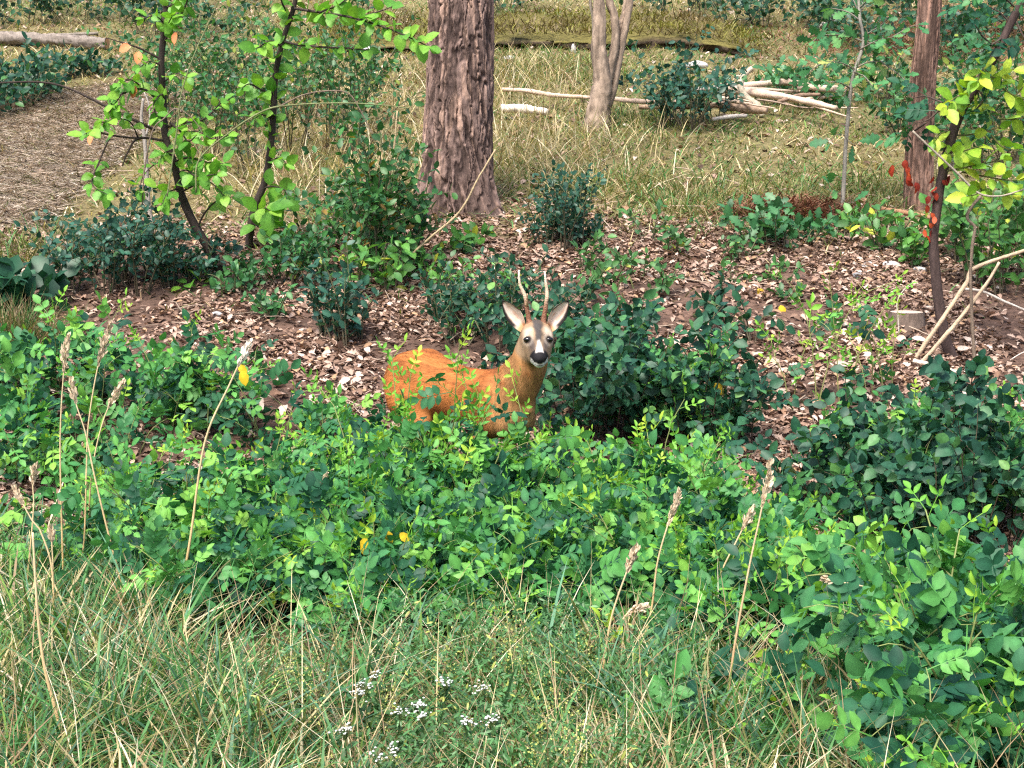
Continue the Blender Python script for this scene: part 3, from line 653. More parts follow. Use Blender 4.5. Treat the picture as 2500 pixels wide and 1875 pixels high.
# left sapling A (leaning) and B
ga = G(548, 690); ya = ga[1]
sa = thing('sapling', ga, 'leaning dark-barked sapling with round lime-green leaves and a few salmon ones', 'sapling'); o0 = np.array(ga)
px_tube('trunk', [(556, 705), (535, 655), (505, 600), (470, 540), (443, 475), (428, 410), (405, 335), (398, 245), (394, 150), (402, 60), (408, -80), (412, -260)], [.030, .027, .024, .022, .020, .018, .016, .014], sa, o0, M_BARK, BARKD, 10, 110, .14, 2, .4, ybase=ya)
L = 'lime'
branchset(sa, o0, ya, [
    ([(378, 318), (260, 260), (135, 205), (0, 202), (-80, 210)], .010, None, 0, 0, dict(dy=-.1)),
    ([(393, 145), (350, 122), (321, 111), (262, 93)], .008, None, 0, 0, dict(dy=-.1)),
    ([(395, 252), (352, 218), (310, 225), (268, 245), (285, 262)], .008, L, .035, .075, dict(dy=-.35, start=.2)),
    ([(350, 216), (320, 195), (290, 205)], .005, L, .035, .075, dict(dy=-.3)),
    ([(404, 343), (338, 338), (312, 372), (299, 405)], .010, None, 0, 0, dict(dy=-.1)),
    ([(338, 338), (270, 330), (225, 318), (205, 330)], .007, L, .045, .08, dict(dy=-.4, start=.3)),
    ([(270, 330), (240, 400), (225, 450), (262, 475)], .006, L, .042, .08, dict(dy=-.5, start=.3)),
    ([(410, 310), (450, 300), (500, 290), (540, 250), (560, 245)], .007, L, .06, .075, dict(dy=-.2, start=.2)),
    ([(400, 250), (395, 230), (375, 255), (385, 290)], .006, L, .04, .075, dict(dy=-.25)),
    ([(415, 300), (440, 320), (460, 345), (480, 330)], .007, L, .04, .08, dict(dy=-.3)),
    ([(425, 395), (460, 385), (500, 395), (545, 400)], .007, L, .04, .085, dict(dy=-.35, start=.1)),
    ([(432, 425), (455, 415), (480, 430), (530, 425)], .006, L, .045, .085, dict(dy=-.35)),
    ([(420, 380), (405, 370), (395, 385)], .005, L, .035, .08, dict(dy=-.2)),
    ([(440, 470), (470, 455), (505, 440), (550, 480)], .006, L, .05, .085, dict(dy=-.3)),
    ([(480, 560), (500, 520), (530, 490), (570, 480)], .007, L, .07, .09, dict(dy=-.2, start=.4)),
    ([(396, 110), (420, 70), (450, 20), (470, -40)], .008, L, .05, .075, dict(dy=-.2)),
    ([(400, 90), (410, 60), (420, 40)], .006, L, .03, .075, dict(dy=-.2)),
    ([(404, 20), (430, 5), (455, -20)], .005, L, .035, .075, dict(dy=-.2)),
    ([(430, 330), (480, 320), (520, 340), (560, 330)], .005, L, .05, .08, dict(dy=-.3, start=.2)),
    ([(400, 200), (430, 180), (460, 190)], .005, L, .05, .075, dict(dy=-.2, start=.2)),
    ([(395, 160), (365, 150), (340, 165)], .005, L, .05, .07, dict(dy=-.2, start=.2)),
    ([(420, 390), (380, 400), (350, 430), (340, 470)], .005, L, .05, .075, dict(dy=-.3, start=.3)),
    ([(440, 460), (410, 470), (395, 500)], .005, L, .05, .08, dict(dy=-.3, start=.2)),
    ([(405, 60), (380, 40), (350, 45)], .005, L, .05, .07, dict(dy=-.2, start=.2)),
    ([(338, 338), (320, 300), (290, 290), (250, 300)], .005, L, .05, .075, dict(dy=-.4, start=.2)),
    ([(300, 225), (275, 262), (258, 290)], .004, L, .04, .075, dict(dy=-.05, ys=np.array([-.3, -.32, -.35]))),
    ([(535, 655), (510, 690), (470, 690), (440, 700)], .006, L, .05, .10, dict(dy=-.2, start=.3)),
], M_BARK, BARKD, rg)
for px_, py2 in ((430, 78), (318, 112), (340, 126), (228, 325), (330, 210)):
    put_leaf('salmon', sa, W(px_, py2, ya-.15)-o0, np.array([rg.normal(), -.3, -.8]), .075, rg, .3)
gb = G(607, 605); yb = gb[1]
s2 = thing('sapling', gb, 'upright dark-barked sapling clothed with bright green leaves along its whole stem', 'sapling'); o0 = np.array(gb)
_, PB = px_tube('trunk', [(606, 612), (612, 560), (620, 512), (647, 443), (658, 380), (664, 325), (670, 217), (676, 160), (694, 87), (716, 22), (730, -60), (745, -250)], [.027, .025, .022, .020, .018, .016, .015, .013], s2, o0, M_BARK, BARKD, 10, 110, .14, 5, .4, ybase=yb)
leaves_along(s2, PB, o0, L, .045, .095, rg, pitch=1.2, start=.28)
branchset(s2, o0, yb, [
    ([(670, 230), (640, 220), (610, 205), (590, 215)], .008, L, .05, .095, dict(dy=-.3)),
    ([(690, 100), (730, 110), (790, 115), (850, 118), (900, 122)], .009, L, .05, .09, dict(dy=-.4, start=.15)),
    ([(690, 115), (660, 100), (625, 120)], .007, L, .045, .10, dict(dy=-.2)),
    ([(712, 20), (780, 30), (860, 43), (960, 75), (1050, 115)], .010, L, .045, .10, dict(dy=-.9, start=.12)),
    ([(860, 43), (920, 30), (960, 15)], .006, L, .045, .09, dict(ys=np.array([-.45, -.5, -.5]))),
    ([(780, 30), (830, 10), (860, -20)], .006, L, .045, .09, dict(ys=np.array([-.25, -.3, -.3]))),
    ([(708, 40), (690, 10), (680, -30)], .008, L, .05, .10, dict(dy=-.2)),
    ([(664, 290), (640, 280), (620, 290)], .006, L, .04, .09, dict(dy=-.2)),
    ([(655, 400), (680, 385), (700, 400)], .006, L, .045, .09, dict(dy=-.2)),
    ([(640, 460), (670, 455), (700, 470), (690, 510)], .006, L, .05, .12, dict(dy=-.2)),
    ([(622, 520), (640, 505), (660, 515)], .006, L, .05, .14, dict(dy=-.3)),
    ([(616, 545), (650, 560), (700, 555)], .006, L, .05, .11, dict(dy=-.3)),
], M_BARK, BARKD, rg)
# thin pale stem beside sapling A
gp = G(372, 560); sp_ = thing('bare_stalk', gp, 'thin pale dead stem standing behind the leaning sapling', 'bare stalk'); o0 = np.array(gp)
px_tube('stem', [(372, 565), (361, 480), (357, 400), (352, 330), (345, 290), (350, 240)], [.018, .016, .014, .010], sp_, o0, M_WOOD, (.30, .27, .24), 8, 40, .15, 3, .3, ybase=gp[1])
px_tube('twig', [(357, 330), (366, 290), (362, 250), (352, 225)], [.009, .007, .004], sp_, o0, M_WOOD, (.36, .33, .30), 6, 20, .1, 3, .3, ybase=gp[1])
# oak sapling
go = G(2057, 520); yo = go[1]-0.05; go[1] = yo; go[2] = float(ground_z(go[0], yo))
so = thing('oak_sapling', go, 'young oak with a thin pale wavy stem and lobed leaves', 'sapling'); o0 = np.array(go)
_, PO = px_tube('trunk', [(2056, 530), (2058, 480), (2062, 412), (2066, 340), (2077, 217), (2088, 169), (2108, 104), (2099, 43), (2095, -40), (2090, -200)], [.016, .015, .014, .012, .011, .010], so, o0, M_BARK, (.26, .24, .21), 8, 70, .14, 7, .5, ybase=yo)
OB = []
for a_, b2_ in [((2088, 169), (2020, 150)), ((2090, 165), (2150, 150)), ((2100, 120), (2180, 90)), ((2105, 100), (2040, 85)), ((2105, 90), (2170, 40)), ((2100, 50), (2030, 20)), ((2097, 20), (2140, -20)), ((2075, 215), (2015, 200)), ((2085, 175), (2130, 210)), ((2108, 105), (2200, 120)), ((2020, 150), (1965, 190)), ((2150, 150), (2215, 200)), ((2180, 90), (2240, 60)), ((2040, 85), (1985, 100)), ((2099, 40), (2060, -30)), ((2080, 205), (2060, 240)), ((2100, 30), (2130, 10))]:
    mid_ = ((a_[0]+b2_[0])/2+rg.normal(0, 6), (a_[1]+b2_[1])/2-6)
    OB.append(([a_, mid_, b2_], .006, 'oak', .036, .088, dict(dy=rg.uniform(-.5, .3), start=.15)))
OB += [([(2063, 330), (2080, 350), (2095, 345)], .003, 'oak', .06, .11, dict(dy=-.2, start=.6)), ([(2064, 330), (2040, 330), (2025, 350)], .003, 'oak', .07, .12, dict(dy=-.2, start=.6)), ([(2057, 480), (2040, 470), (2025, 450)], .003, 'oak', .06, .10, dict(dy=-.2, start=.5)), ([(2057, 500), (2085, 495), (2110, 530)], .003, 'oak', .06, .10, dict(dy=-.2, start=.4))]
branchset(so, o0, yo, OB, M_BARK, (.20, .18, .15), rg)
# dark leaning sapling on the right, yellow-green shoots and red leaves
gd = G(2335, 872); yd = gd[1]
sd = thing('sapling', gd, 'dark leaning sapling with yellow-green leaf sprays and hanging red leaves', 'sapling'); o0 = np.array(gd)
_, PD = px_tube('trunk', [(2340, 890), (2318, 860), (2300, 790), (2287, 700), (2280, 620), (2281, 564), (2290, 490), (2302, 420), (2333, 304), (2372, 230), (2420, 152), (2468, 56), (2500, -10), (2560, -150)], [.034, .030, .027, .026, .026, .025, .023, .021, .02], sd, o0, M_BARK, (.065, .045, .042), 10, 120, .16, 9, .5, ybase=yd)
YG = 'yellowgreen'; DB = []
for pts in [[(2330, 310), (2350, 270), (2360, 230), (2370, 205)], [(2345, 290), (2390, 260), (2425, 215)], [(2360, 235), (2330, 240), (2312, 265)], [(2330, 320), (2300, 325), (2280, 345)], [(2325, 330), (2360, 330), (2410, 320), (2440, 310)], [(2310, 390), (2350, 370), (2400, 355)],
            [(2300, 420), (2350, 410), (2400, 400), (2450, 390)], [(2350, 420), (2400, 430), (2470, 440), (2520, 430)], [(2420, 330), (2450, 360), (2500, 370)], [(2400, 180), (2430, 190), (2460, 175), (2500, 160)], [(2430, 200), (2470, 230), (2510, 240)], [(2425, 150), (2400, 170), (2385, 200)],
            [(2470, 250), (2490, 220), (2520, 200)], [(2440, 290), (2480, 290), (2520, 280)], [(2400, 440), (2390, 470), (2360, 480)], [(2440, 440), (2460, 470), (2500, 480)], [(2320, 350), (2310, 370), (2330, 380)]]:
    DB.append((pts, .006, YG, .034, .082, dict(dy=rg.uniform(-.35, .05), start=.15, pitch=.8, col=(.10, .11, .04))))
for pts in [[(2440, 120), (2400, 90), (2380, 60)], [(2450, 90), (2420, 110), (2390, 130)], [(2470, 60), (2440, 30), (2410, 15)], [(2480, 50), (2500, 90), (2520, 110)], [(2380, 210), (2400, 240), (2380, 270)], [(2300, 260), (2270, 290), (2240, 300)], [(2260, 300), (2230, 320), (2215, 310)], [(2480, 20), (2450, -5), (2410, -10)], [(2300, 250), (2260, 235), (2230, 240)], [(2400, 20), (2380, 8), (2350, 12)]]:
    DB.append((pts, .006, 'rose', .06, .115, dict(dy=rg.uniform(-.2, .3), start=.2)))
branchset(sd, o0, yd, DB, M_BARK, (.08, .06, .05), rg)
for px_, py2 in [(2272, 440), (2276, 462), (2268, 478), (2284, 484), (2278, 500), (2272, 520), (2282, 528), (2268, 545), (2276, 562), (2262, 575), (2300, 440), (2318, 428), (2280, 430), (2286, 455), (2264, 500), (2271, 535), (2258, 560), (2285, 470)]:
    put_leaf('red', sd, W(px_, py2, yd-.02+rg.normal(0, .02))-o0, np.array([rg.normal(0, .5), -.2, -1]), .045, rg, .8)
for px_, py2 in [(2178, 408), (2180, 402), (2210, 390), (2213, 405), (2216, 430), (2212, 440), (2234, 445), (2238, 450), (2218, 420)]:
    put_leaf('red', st_, W(px_, py2, sy-.2)-np.array(st_.location), np.array([rg.normal(0, .5), -.2, -1]), .07, rg, .8)

# ------------------------------------------------------------------ shrubs
def shoot(rng, p0, d0, L, n, bend, wig=0.06):
    P = [np.asarray(p0, float)]; d = nrm(d0); st = L/n
    for k in range(n):
        d = nrm(d+np.array([0, 0, -bend*(k+1)/n])+rng.normal(0, wig, 3)); P.append(P[-1]+d*st)
    return np.array(P)
def gen_shrub(rng, h, spread, canes, gap, start=0.25, laterals=2.0, bend=0.18, lat_len=0.35, lean=(0, 0), tilt=(0.05, 0.6)):
    """returns shoots (polyline, radius) and nodes (pos, shoot direction, outward, tipness)"""
    shoots = []; nodes = []
    for c in range(canes):
        az = rng.uniform(0, 2*math.pi); rb = 0.22*spread*math.sqrt(rng.random()); tl = rng.uniform(*tilt)
        b = np.array([math.cos(az)*rb, math.sin(az)*rb, -0.02]); out = np.array([math.cos(az), math.sin(az), 0])
        d = nrm(np.array([0, 0, 1.0])+out*math.tan(tl)*spread/max(h, .1)+np.array([lean[0], lean[1], 0]))
        Lc = h*rng.uniform(.5, 1.2)/max(d[2], .5); P = shoot(rng, b, d, Lc, 7, bend*rng.uniform(.3, 1.6))
        P[:, 2] = np.maximum(P[:, 2], 0.02); P[0, 2] = -0.03; shoots.append((P, 1.0))
        subs = [(P, start, 1.0)]
        for _ in range(rng.poisson(laterals)):
            u = rng.uniform(.3, .9); i = int(u*7); q = P[i]+(P[i+1]-P[i])*(u*7-i); a2 = rng.uniform(0, 6.28)
            dd = nrm(P[i+1]-P[i])*.8+np.array([math.cos(a2), math.sin(a2), .35]); S = shoot(rng, q, dd, h*lat_len*rng.uniform(.6, 1.3), 4, bend*1.2)
            shoots.append((S, .5)); subs.append((S, .2, .85))
        for S, s0, tipw in subs:
            sl_ = np.concatenate([[0], np.cumsum(np.linalg.norm(np.diff(S, axis=0), axis=1))]); u = sl_[-1]*s0; ph = rng.uniform(0, 6.28)
            while u < sl_[-1]:
                p = np.array([np.interp(u, sl_, S[:, j]) for j in range(3)]); i = min(np.searchsorted(sl_, u), len(S)-1); T = nrm(S[i]-S[i-1])
                nodes.append((p, T, ph, u/sl_[-1]*tipw)); u += gap*rng.uniform(.7, 1.35); ph += 2.4
            nodes.append((S[-1], nrm(S[-1]-S[-2]), ph, tipw+.01))
    return shoots, nodes
def node_dir(T, ph, pitch):
    a = nrm(np.cross(T, [0.3, -0.5, .8])); b = np.cross(T, a)
    return T*math.cos(pitch)+(a*math.cos(ph)+b*math.sin(ph))*math.sin(pitch)
def stems_mesh(shoots, r, colA, colB, sides=5):
    mb = MB()
    for P, k in shoots:
        n = len(P); t = np.linspace(0, 1, n)
        tube(mb, P, r*k*np.linspace(1, .4, n), sides, lerp(np.tile(np.array(colA, float), (n, 1)), colB, t if k == 1 else np.clip(t+.4, 0, 1)), cap=False)
    return mb.mesh('stems', M_STEM, True)
NLEAF = [0]
def by_x(base, h, table):                # the words for what this shrub stands beside
    px_ = proj(np.asarray(base, float)+np.array([0, 0, h]))[0]
    for lim, words in table:
        if px_ < lim: return words
    return table[-1][1]
WHERE = {'rose shrubs of the thicket before the deer': [(560, ', beside the dry stalk cluster'), (860, ', near the lone pale stalk'), (1340, ', right below the deer'), (1700, ', below the dark clump'), (9999, ', next to the large-leaved roses')],
         'dark shrubs below the bare diagonal stems': [(2110, ', next to the sparse rose shoots'), (2330, ', at the foot of the diagonal stems'), (9999, ', beside the thin white twigs')],
         'dark shrubs close behind the deer': [(1440, ', touching its neck'), (1590, ', in the middle of the dark clump'), (9999, ', at the clump end by the litter')],
         'roses at the edge of the leaf litter': [(230, ', beside the brown grass tuft'), (470, ', among the stalk heads'), (9999, ', between the lone pale stalk and the deer')],
         'large-leaved roses overhanging the grass': [(2080, ', joining the thicket'), (2300, ', in front of the dark shrubs'), (9999, ', at the leafiest end')]}
def near_shrub(name, base, h, spread, label, cat, group, rng, kinds, size, canes=7, gap=.06, opposite=False, tipkind=None, tipfrom=.86, stem=((.07, .06, .035), (.13, .19, .06)), sr=.005, tilt=.5, pitch=1.05, maxn=290, dark_low=None, **kw):
    if group in WHERE: label = label+by_x(base, h, WHERE[group])
    root = thing(name, base, label, cat, group)
    sh, nd = gen_shrub(rng, h, spread, canes, gap, **kw)
    obj('stems', stems_mesh(sh, sr, *stem), root)
    if len(nd)*(2 if opposite else 1) > maxn: nd = [nd[i] for i in rng.choice(len(nd), maxn//(2 if opposite else 1), replace=False)]
    for p, T, ph, tp in nd:
        istip = tipkind and tp > tipfrom
        for rep in range(2 if (opposite and tp < .99) else 1):
            D = node_dir(T, ph+rep*math.pi, pitch*rng.uniform(.7, 1.2)*(.55 if istip else 1)); D = D+np.array([0, -.12, .02 if istip else -.12])
            kd = tipkind if istip else kinds[int(rng.integers(len(kinds)))]
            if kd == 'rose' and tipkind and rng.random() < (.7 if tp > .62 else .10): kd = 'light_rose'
            s_ = size*rng.uniform(.7, 1.15)*(.72 if istip else 1)*(1.25 if rng.random() < .15 else 1)
            if p[2]+base[2]-0.0 < float(base[2])+.01: continue
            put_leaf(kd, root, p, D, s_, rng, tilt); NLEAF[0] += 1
    return root
TPL = {k: blade_leaf(*s_, f_, c_) for k, s_, f_, c_ in (('ov', ([.25, .7], [.27, .26]), .25, .15), ('oak', OAK, .15, .15), ('nar', ([.3, .7], [.15, .14]), .2, .2), ('rnd', ([.2, .6], [.33, .36]), .2, .12))}
FARLEAF = {}
def far_shrub(name, base, h, spread, label, cat, group, rng, cols, size, canes=9, gap=.05, tpl='ov', stem=((.09, .07, .05), (.10, .12, .05)), sr=.006, tilt=.6, pairs=1, **kw):
    root = thing(name, base, label, cat, group)
    sh, nd = gen_shrub(rng, h, spread, canes, gap, **kw)
    obj('stems', stems_mesh(sh, sr, *stem, sides=4), root)
    n = len(nd)*pairs; pos = np.repeat(np.array([q[0] for q in nd]), pairs, 0)
    D = np.array([node_dir(q[1], q[2]+k*math.pi, rng.uniform(.7, 1.3)) for q in nd for k in range(pairs)])+rng.normal(0, .15, (n, 3))
    Nn = nrm(LIGHTDIR+rng.normal(0, tilt, (n, 3))); B = basis(D, Nn)*(size*rng.uniform(.65, 1.25, n))[:, None, None]
    cols = np.array(cols); w = rng.random(n)**1.3; c = cols[0]+(cols[1]-cols[0])*w[:, None]
    if len(cols) > 2: m_ = rng.random(n) < .06; c[m_] = cols[2]
    solo = np.zeros(n, bool)
    if base[1] < 10.6:                       # leaves big enough to pick apart: those towards the viewer's side become parts of their own
        solo[np.argsort(pos[:, 1]-.4*pos[:, 2]+rng.normal(0, .05, n))[:min(70, n//2)]] = True
        key = (tpl, str(cols[:2].tolist()))
        if key not in FARLEAF:
            FARLEAF[key] = []
            for k_ in range(8):
                t_ = blade_leaf(*{'ov': OV, 'oak': OAK, 'rnd': ROUND, 'nar': NARROW}[tpl], rng.uniform(.1, .35), rng.uniform(.05, .3)); cc = cols[0]+(cols[1]-cols[0])*rng.random()
                FARLEAF[key].append(mk_mesh('shrub_leaf', *t_[:3], t_[3]*cc*rng.uniform(.85, 1.2), False, M_FOL))
        for i_ in np.nonzero(solo)[0]: obj('leaf', FARLEAF[key][int(rng.integers(8))], root, rm4(B[i_], 1.0, pos[i_]))
    mb = MB(); scatter(mb, TPL[tpl], pos[~solo], B[~solo], (c*rng.uniform(.8, 1.2, (n, 1)))[~solo])
    tag(obj('foliage', mb.mesh('foliage', M_FOL), root), kind='stuff')
    return root
def zb(x, y): return np.array([x, y, float(ground_z(x, y))])
rs = np.random.default_rng(99)
ROSE_STEM = ((.06, .07, .03), (.20, .24, .08))
def thicket(pts, label, group, h, spread, size, canes, gap, tiph=.86, jit=.07, **kw):
    for (x, y, hk) in pts:
        near_shrub('rose_shrub', zb(x+rs.normal(0, jit), y+rs.normal(0, jit)), h*hk*rs.uniform(.85, 1.15), spread, label, 'shrub', group, rs, ['rose'], size, canes=canes, gap=gap, tipkind='young_rose', tipfrom=tiph, stem=ROSE_STEM, sr=.0042, **kw)
# the main rose thicket in front of the deer: rows from back to front, heights from the skyline of the thicket
def top_h(px, py, y): return float(W(px, py, y)[2]-ground_z(W(px, py, y)[0], y))
rows = []
for y, prof in ((6.32, [(560, 1050), (700, 1040), (860, 1010), (960, 965), (1060, 985), (1180, 1075), (1290, 1060), (1400, 1075), (1500, 1060), (1580, 1020), (1680, 1080), (1800, 1110), (1900, 1120)]),
                (6.05, [(380, 1060), (520, 1090), (650, 1080), (780, 1060), (900, 1085), (1020, 1100), (1140, 1110), (1260, 1110), (1380, 1110), (1500, 1090), (1600, 1030), (1720, 1110), (1830, 1150)]),
                (5.78, [(300, 1130), (440, 1120), (580, 1140), (720, 1130), (850, 1150), (980, 1150), (1110, 1160), (1240, 1160), (1370, 1160), (1500, 1150), (1620, 1140), (1740, 1160), (1860, 1190)]),
                (5.5, [(360, 1240), (500, 1220), (640, 1210), (780, 1200), (920, 1220), (1060, 1230), (1200, 1230), (1340, 1240), (1480, 1230), (1620, 1220), (1760, 1230), (1880, 1250)]),
                (5.25, [(880, 1330), (1040, 1340), (1180, 1330), (1320, 1350), (1450, 1340), (1600, 1310), (1740, 1300), (1860, 1310)])):
    for px_, py2 in prof: x_ = W(px_, py2, y)[0]; rows.append((x_, y, max(.16, top_h(px_, py2, y))))
for y_, lab in ((6.32, 'wild rose shrub in the back line of the thicket'), (6.05, 'wild rose shrub in the second line of the thicket'), (5.78, 'wild rose shrub in the middle line of the thicket'), (5.5, 'wild rose shrub just behind the thicket front edge'), (5.25, 'wild rose shrub on the thicket front edge')):
    thicket([r_ for r_ in rows if r_[1] == y_], lab, 'rose shrubs of the thicket before the deer', 0.88, .44, .098, 8, .047, laterals=2.2, jit=.06)
# tall lime shoots rising before the deer and to its right
for px_, py2, y, lab in ((1120, 870, 6.42, 'tall rose shoot with yellow tips crossing the deer flank'), (1000, 930, 6.38, 'rose shoot with yellow tips rising below the deer rump'), (900, 905, 6.45, 'bright rose shoot standing by the deer hindquarters'), (1185, 960, 6.35, 'slender rose shoot in front of the deer shoulder'), (1310, 985, 6.3, 'slender rose shoot in front of the deer chest'), (1590, 985, 6.25, 'bright yellow-tipped rose spray standing above the thicket beside the deer'), (1040, 1000, 6.3, 'leafy rose shoot before the deer belly')):
    x_ = W(px_, py2, y)[0]
    near_shrub('rose_shoot', zb(x_, y), top_h(px_, py2, y), .10, lab, 'shrub', 'rose shoots around the deer', rs, ['rose'], .115, canes=3, gap=.05, tipkind='young_rose', tipfrom=.7, stem=ROSE_STEM, sr=.004, laterals=1.0, lat_len=.2, tilt=.6, start=.4)
# big rose at the lower right, closest
for px_, py2, y, sz, sprd in ((2380, 1350, 4.3, .125, .45), (2260, 1310, 4.4, .12, .45), (2150, 1330, 4.8, .12, .35), (2480, 1400, 4.1, .135, .4), (2340, 1470, 4.05, .13, .4), (2020, 1290, 5.15, .115, .4), (1930, 1310, 5.2, .115, .35), (2450, 1320, 4.5, .13, .4), (2290, 1600, 3.95, .13, .3), (2410, 1650, 3.9, .13, .3), (2230, 1430, 4.4, .12, .3), (2120, 1400, 4.95, .12, .3), (2210, 1300, 4.9, .11, .4), (2330, 1300, 4.85, .11, .4), (2440, 1310, 4.8, .12, .4)):
    x_ = W(px_, py2, y)[0]
    near_shrub('rose_shrub', zb(x_, y), max(.2, top_h(px_, py2, y)), sprd, 'large-leaved wild rose shrub overhanging the grass', 'shrub', 'large-leaved roses overhanging the grass', rs, ['rose'], sz, canes=6, gap=.055, tipkind='young_rose', tipfrom=.9, stem=ROSE_STEM, sr=.006, laterals=2.4, bend=.32, start=.3, pitch=1.15)
for px_, py2, y, sz in ((1660, 1570, 4.6, .13), (1640, 1790, 4.15, .13), (1960, 1760, 4.2, .12), (2180, 1800, 3.7, .12), (1950, 1590, 4.4, .12)):
    x_ = W(px_, py2, y)[0]
    near_shrub('rose_shoot', zb(x_, y), max(.12, top_h(px_, py2, y)), .2, 'small rose sprout growing out of the long grass', 'shrub', 'rose sprouts in the grass', rs, ['rose'], sz, canes=3, gap=.06, tipkind='young_rose', tipfrom=.93, stem=ROSE_STEM, sr=.004, laterals=1.0)
# roses left of the deer
for px_, pyb, pyt, sz in ((60, 930, 760, .13), (160, 920, 760, .13), (260, 930, 770, .13), (330, 960, 830, .12), (420, 1000, 830, .12), (500, 1010, 850, .12), (600, 1020, 820, .12), (680, 1030, 930, .11), (760, 1040, 950, .11), (480, 960, 810, .11), (200, 1000, 860, .12), (60, 1040, 930, .12), (300, 1050, 930, .12), (840, 1030, 940, .11), (40, 1120, 1010, .11), (150, 1130, 1030, .11), (-20, 1060, 960, .11), (250, 1110, 1000, .11)):
    g = G(px_, pyb+60); near_shrub('rose_shrub', g, max(.15, top_h(px_, pyt, g[1])), .4, 'wild rose shrub at the litter edge', 'shrub', 'roses at the edge of the leaf litter', rs, ['rose'], sz, canes=4, gap=.06, tipkind='young_rose', tipfrom=.92, stem=ROSE_STEM, sr=.004, laterals=1.4)
for px_, pyb, pyt in ((1990, 1000, 650), (2060, 1000, 700), (2120, 960, 770), (1930, 980, 720), (2170, 980, 760)):
    g = G(px_, pyb); near_shrub('rose_shoot', g, top_h(px_, pyt, g[1]), .16, 'tall sparse rose shoots with lime leaves standing on the leaf litter', 'shrub', 'sparse rose shoots on the litter', rs, ['rose', 'young_rose'], .11, canes=2, gap=.085, tipkind='young_rose', tipfrom=.6, stem=((.2, .2, .08), (.30, .34, .12)), sr=.004, laterals=1.2, lat_len=.2, start=.3, tilt=.6)
# dark snowberry-like shrubs
DSTEM = ((.05, .03, .025), (.07, .06, .035))
def dark(pts, label, group, size=.056, canes=8, gap=.040, spread=.5, **kw):
    for px_, pyb, pyt in pts:
        g = G(px_, pyb); near_shrub('dark_shrub', g, max(.15, top_h(px_, pyt, g[1])), spread, label, 'shrub', group, rs, ['dark'], size, canes=canes, gap=gap, opposite=True, stem=DSTEM, sr=.004, tilt=.65, **kw)
dark([(2060, 1290, 1000), (2160, 1300, 960), (2260, 1300, 930), (2360, 1310, 900), (2450, 1320, 960), (2210, 1240, 930), (2330, 1250, 900), (2440, 1240, 940), (2120, 1220, 1000), (1990, 1240, 1050), (2500, 1300, 900), (2280, 1360, 1020), (2400, 1370, 1020), (2150, 1370, 1060)], 'dark green shrub with broad dull leaves', 'dark shrubs below the bare diagonal stems', laterals=1.8)
dark([(1380, 1090, 790), (1450, 1090, 760), (1530, 1090, 740), (1600, 1080, 780), (1660, 1090, 820), (1720, 1090, 860), (1420, 1040, 760), (1560, 1040, 750), (1640, 1030, 800), (1400, 1000, 740), (1490, 1010, 735), (1360, 950, 720), (1790, 1090, 900)], 'dark leafy shrub close behind the deer', 'dark shrubs close behind the deer', laterals=1.8)
for px_, pyb, pyt in ((1450, 1060, 830), (1570, 1080, 850), (1660, 1080, 900), (2080, 1260, 1010), (2240, 1290, 960), (2380, 1300, 980), (2480, 1300, 1010), (2180, 1330, 1060), (1740, 1060, 880)):
    g = G(px_, pyb); near_shrub('rose_shoot', g, top_h(px_, pyt, g[1]), .2, 'light green shoot growing up through a dark shrub', 'shrub', 'light shoots in the dark shrubs', rs, ['rose', 'light_rose'], .085, canes=3, gap=.05, tipkind='young_rose', tipfrom=.9, stem=ROSE_STEM, sr=.0035, laterals=1.5, start=.3)
print('near leaves', NLEAF[0])
# ------------------------------------------------------------------ shrubs farther back (foliage too small to pick apart)
DK = [(.010, .048, .030), (.022, .095, .045), (.06, .17, .05)]; MD = [(.018, .075, .030), (.050, .17, .045), (.22, .28, .05)]; LG = [(.035, .12, .035), (.10, .27, .05), (.38, .42, .05)]; BL = [(.014, .058, .042), (.032, .11, .07), (.06, .17, .06)]
OK_ = [(.03, .11, .045), (.06, .2, .07), (.2, .3, .08)]
def back(pts, name, label, group, cols, size, canes, gap, tpl='ov', **kw):
    for it in pts:
        px_, pyb, pyt, wpx = it
        g = G(px_, pyb); h = max(.10, top_h(px_, pyt, g[1])); far_shrub(name, g, h, wpx/FPX*g[1]*.8, label, 'shrub', group, rs, cols, size, canes=canes, gap=gap, tpl=tpl, **kw)
back([(1120, 850, 700, 160), (1210, 860, 640, 180), (1300, 850, 650, 160), (1180, 800, 640, 160), (1390, 840, 700, 140), (1080, 790, 660, 120)], 'shrub', 'dark small-leaved shrub on the litter behind the antlers', 'shrubs behind the antlers', DK, .045, 8, .03, laterals=2.6)
back([(1120, 760, 640, 130), (1220, 740, 630, 140), (1070, 700, 640, 100)], 'shrub', 'light green sprouting plant amid the dark shrubs behind the antlers', 'light sprouts behind the antlers', LG, .05, 5, .036, laterals=1.5)
back([(180, 720, 560, 160), (260, 715, 530, 180), (340, 715, 520, 180), (420, 700, 560, 140), (300, 690, 480, 160), (220, 670, 510, 160), (390, 680, 520, 140), (480, 690, 600, 120)], 'shrub', 'dense dark bluish shrub at the foot of the leaning sapling', 'dark shrubs at the foot of the saplings', BL, .045, 10, .030, laterals=3.0)
back([(20, 790, 650, 140), (70, 770, 640, 120), (-40, 800, 660, 140)], 'shrub', 'broad-leaved dark plant beside the brown grass tuft', 'broad-leaved plants by the tuft', DK, .13, 6, .06, 'rnd', laterals=1.5)
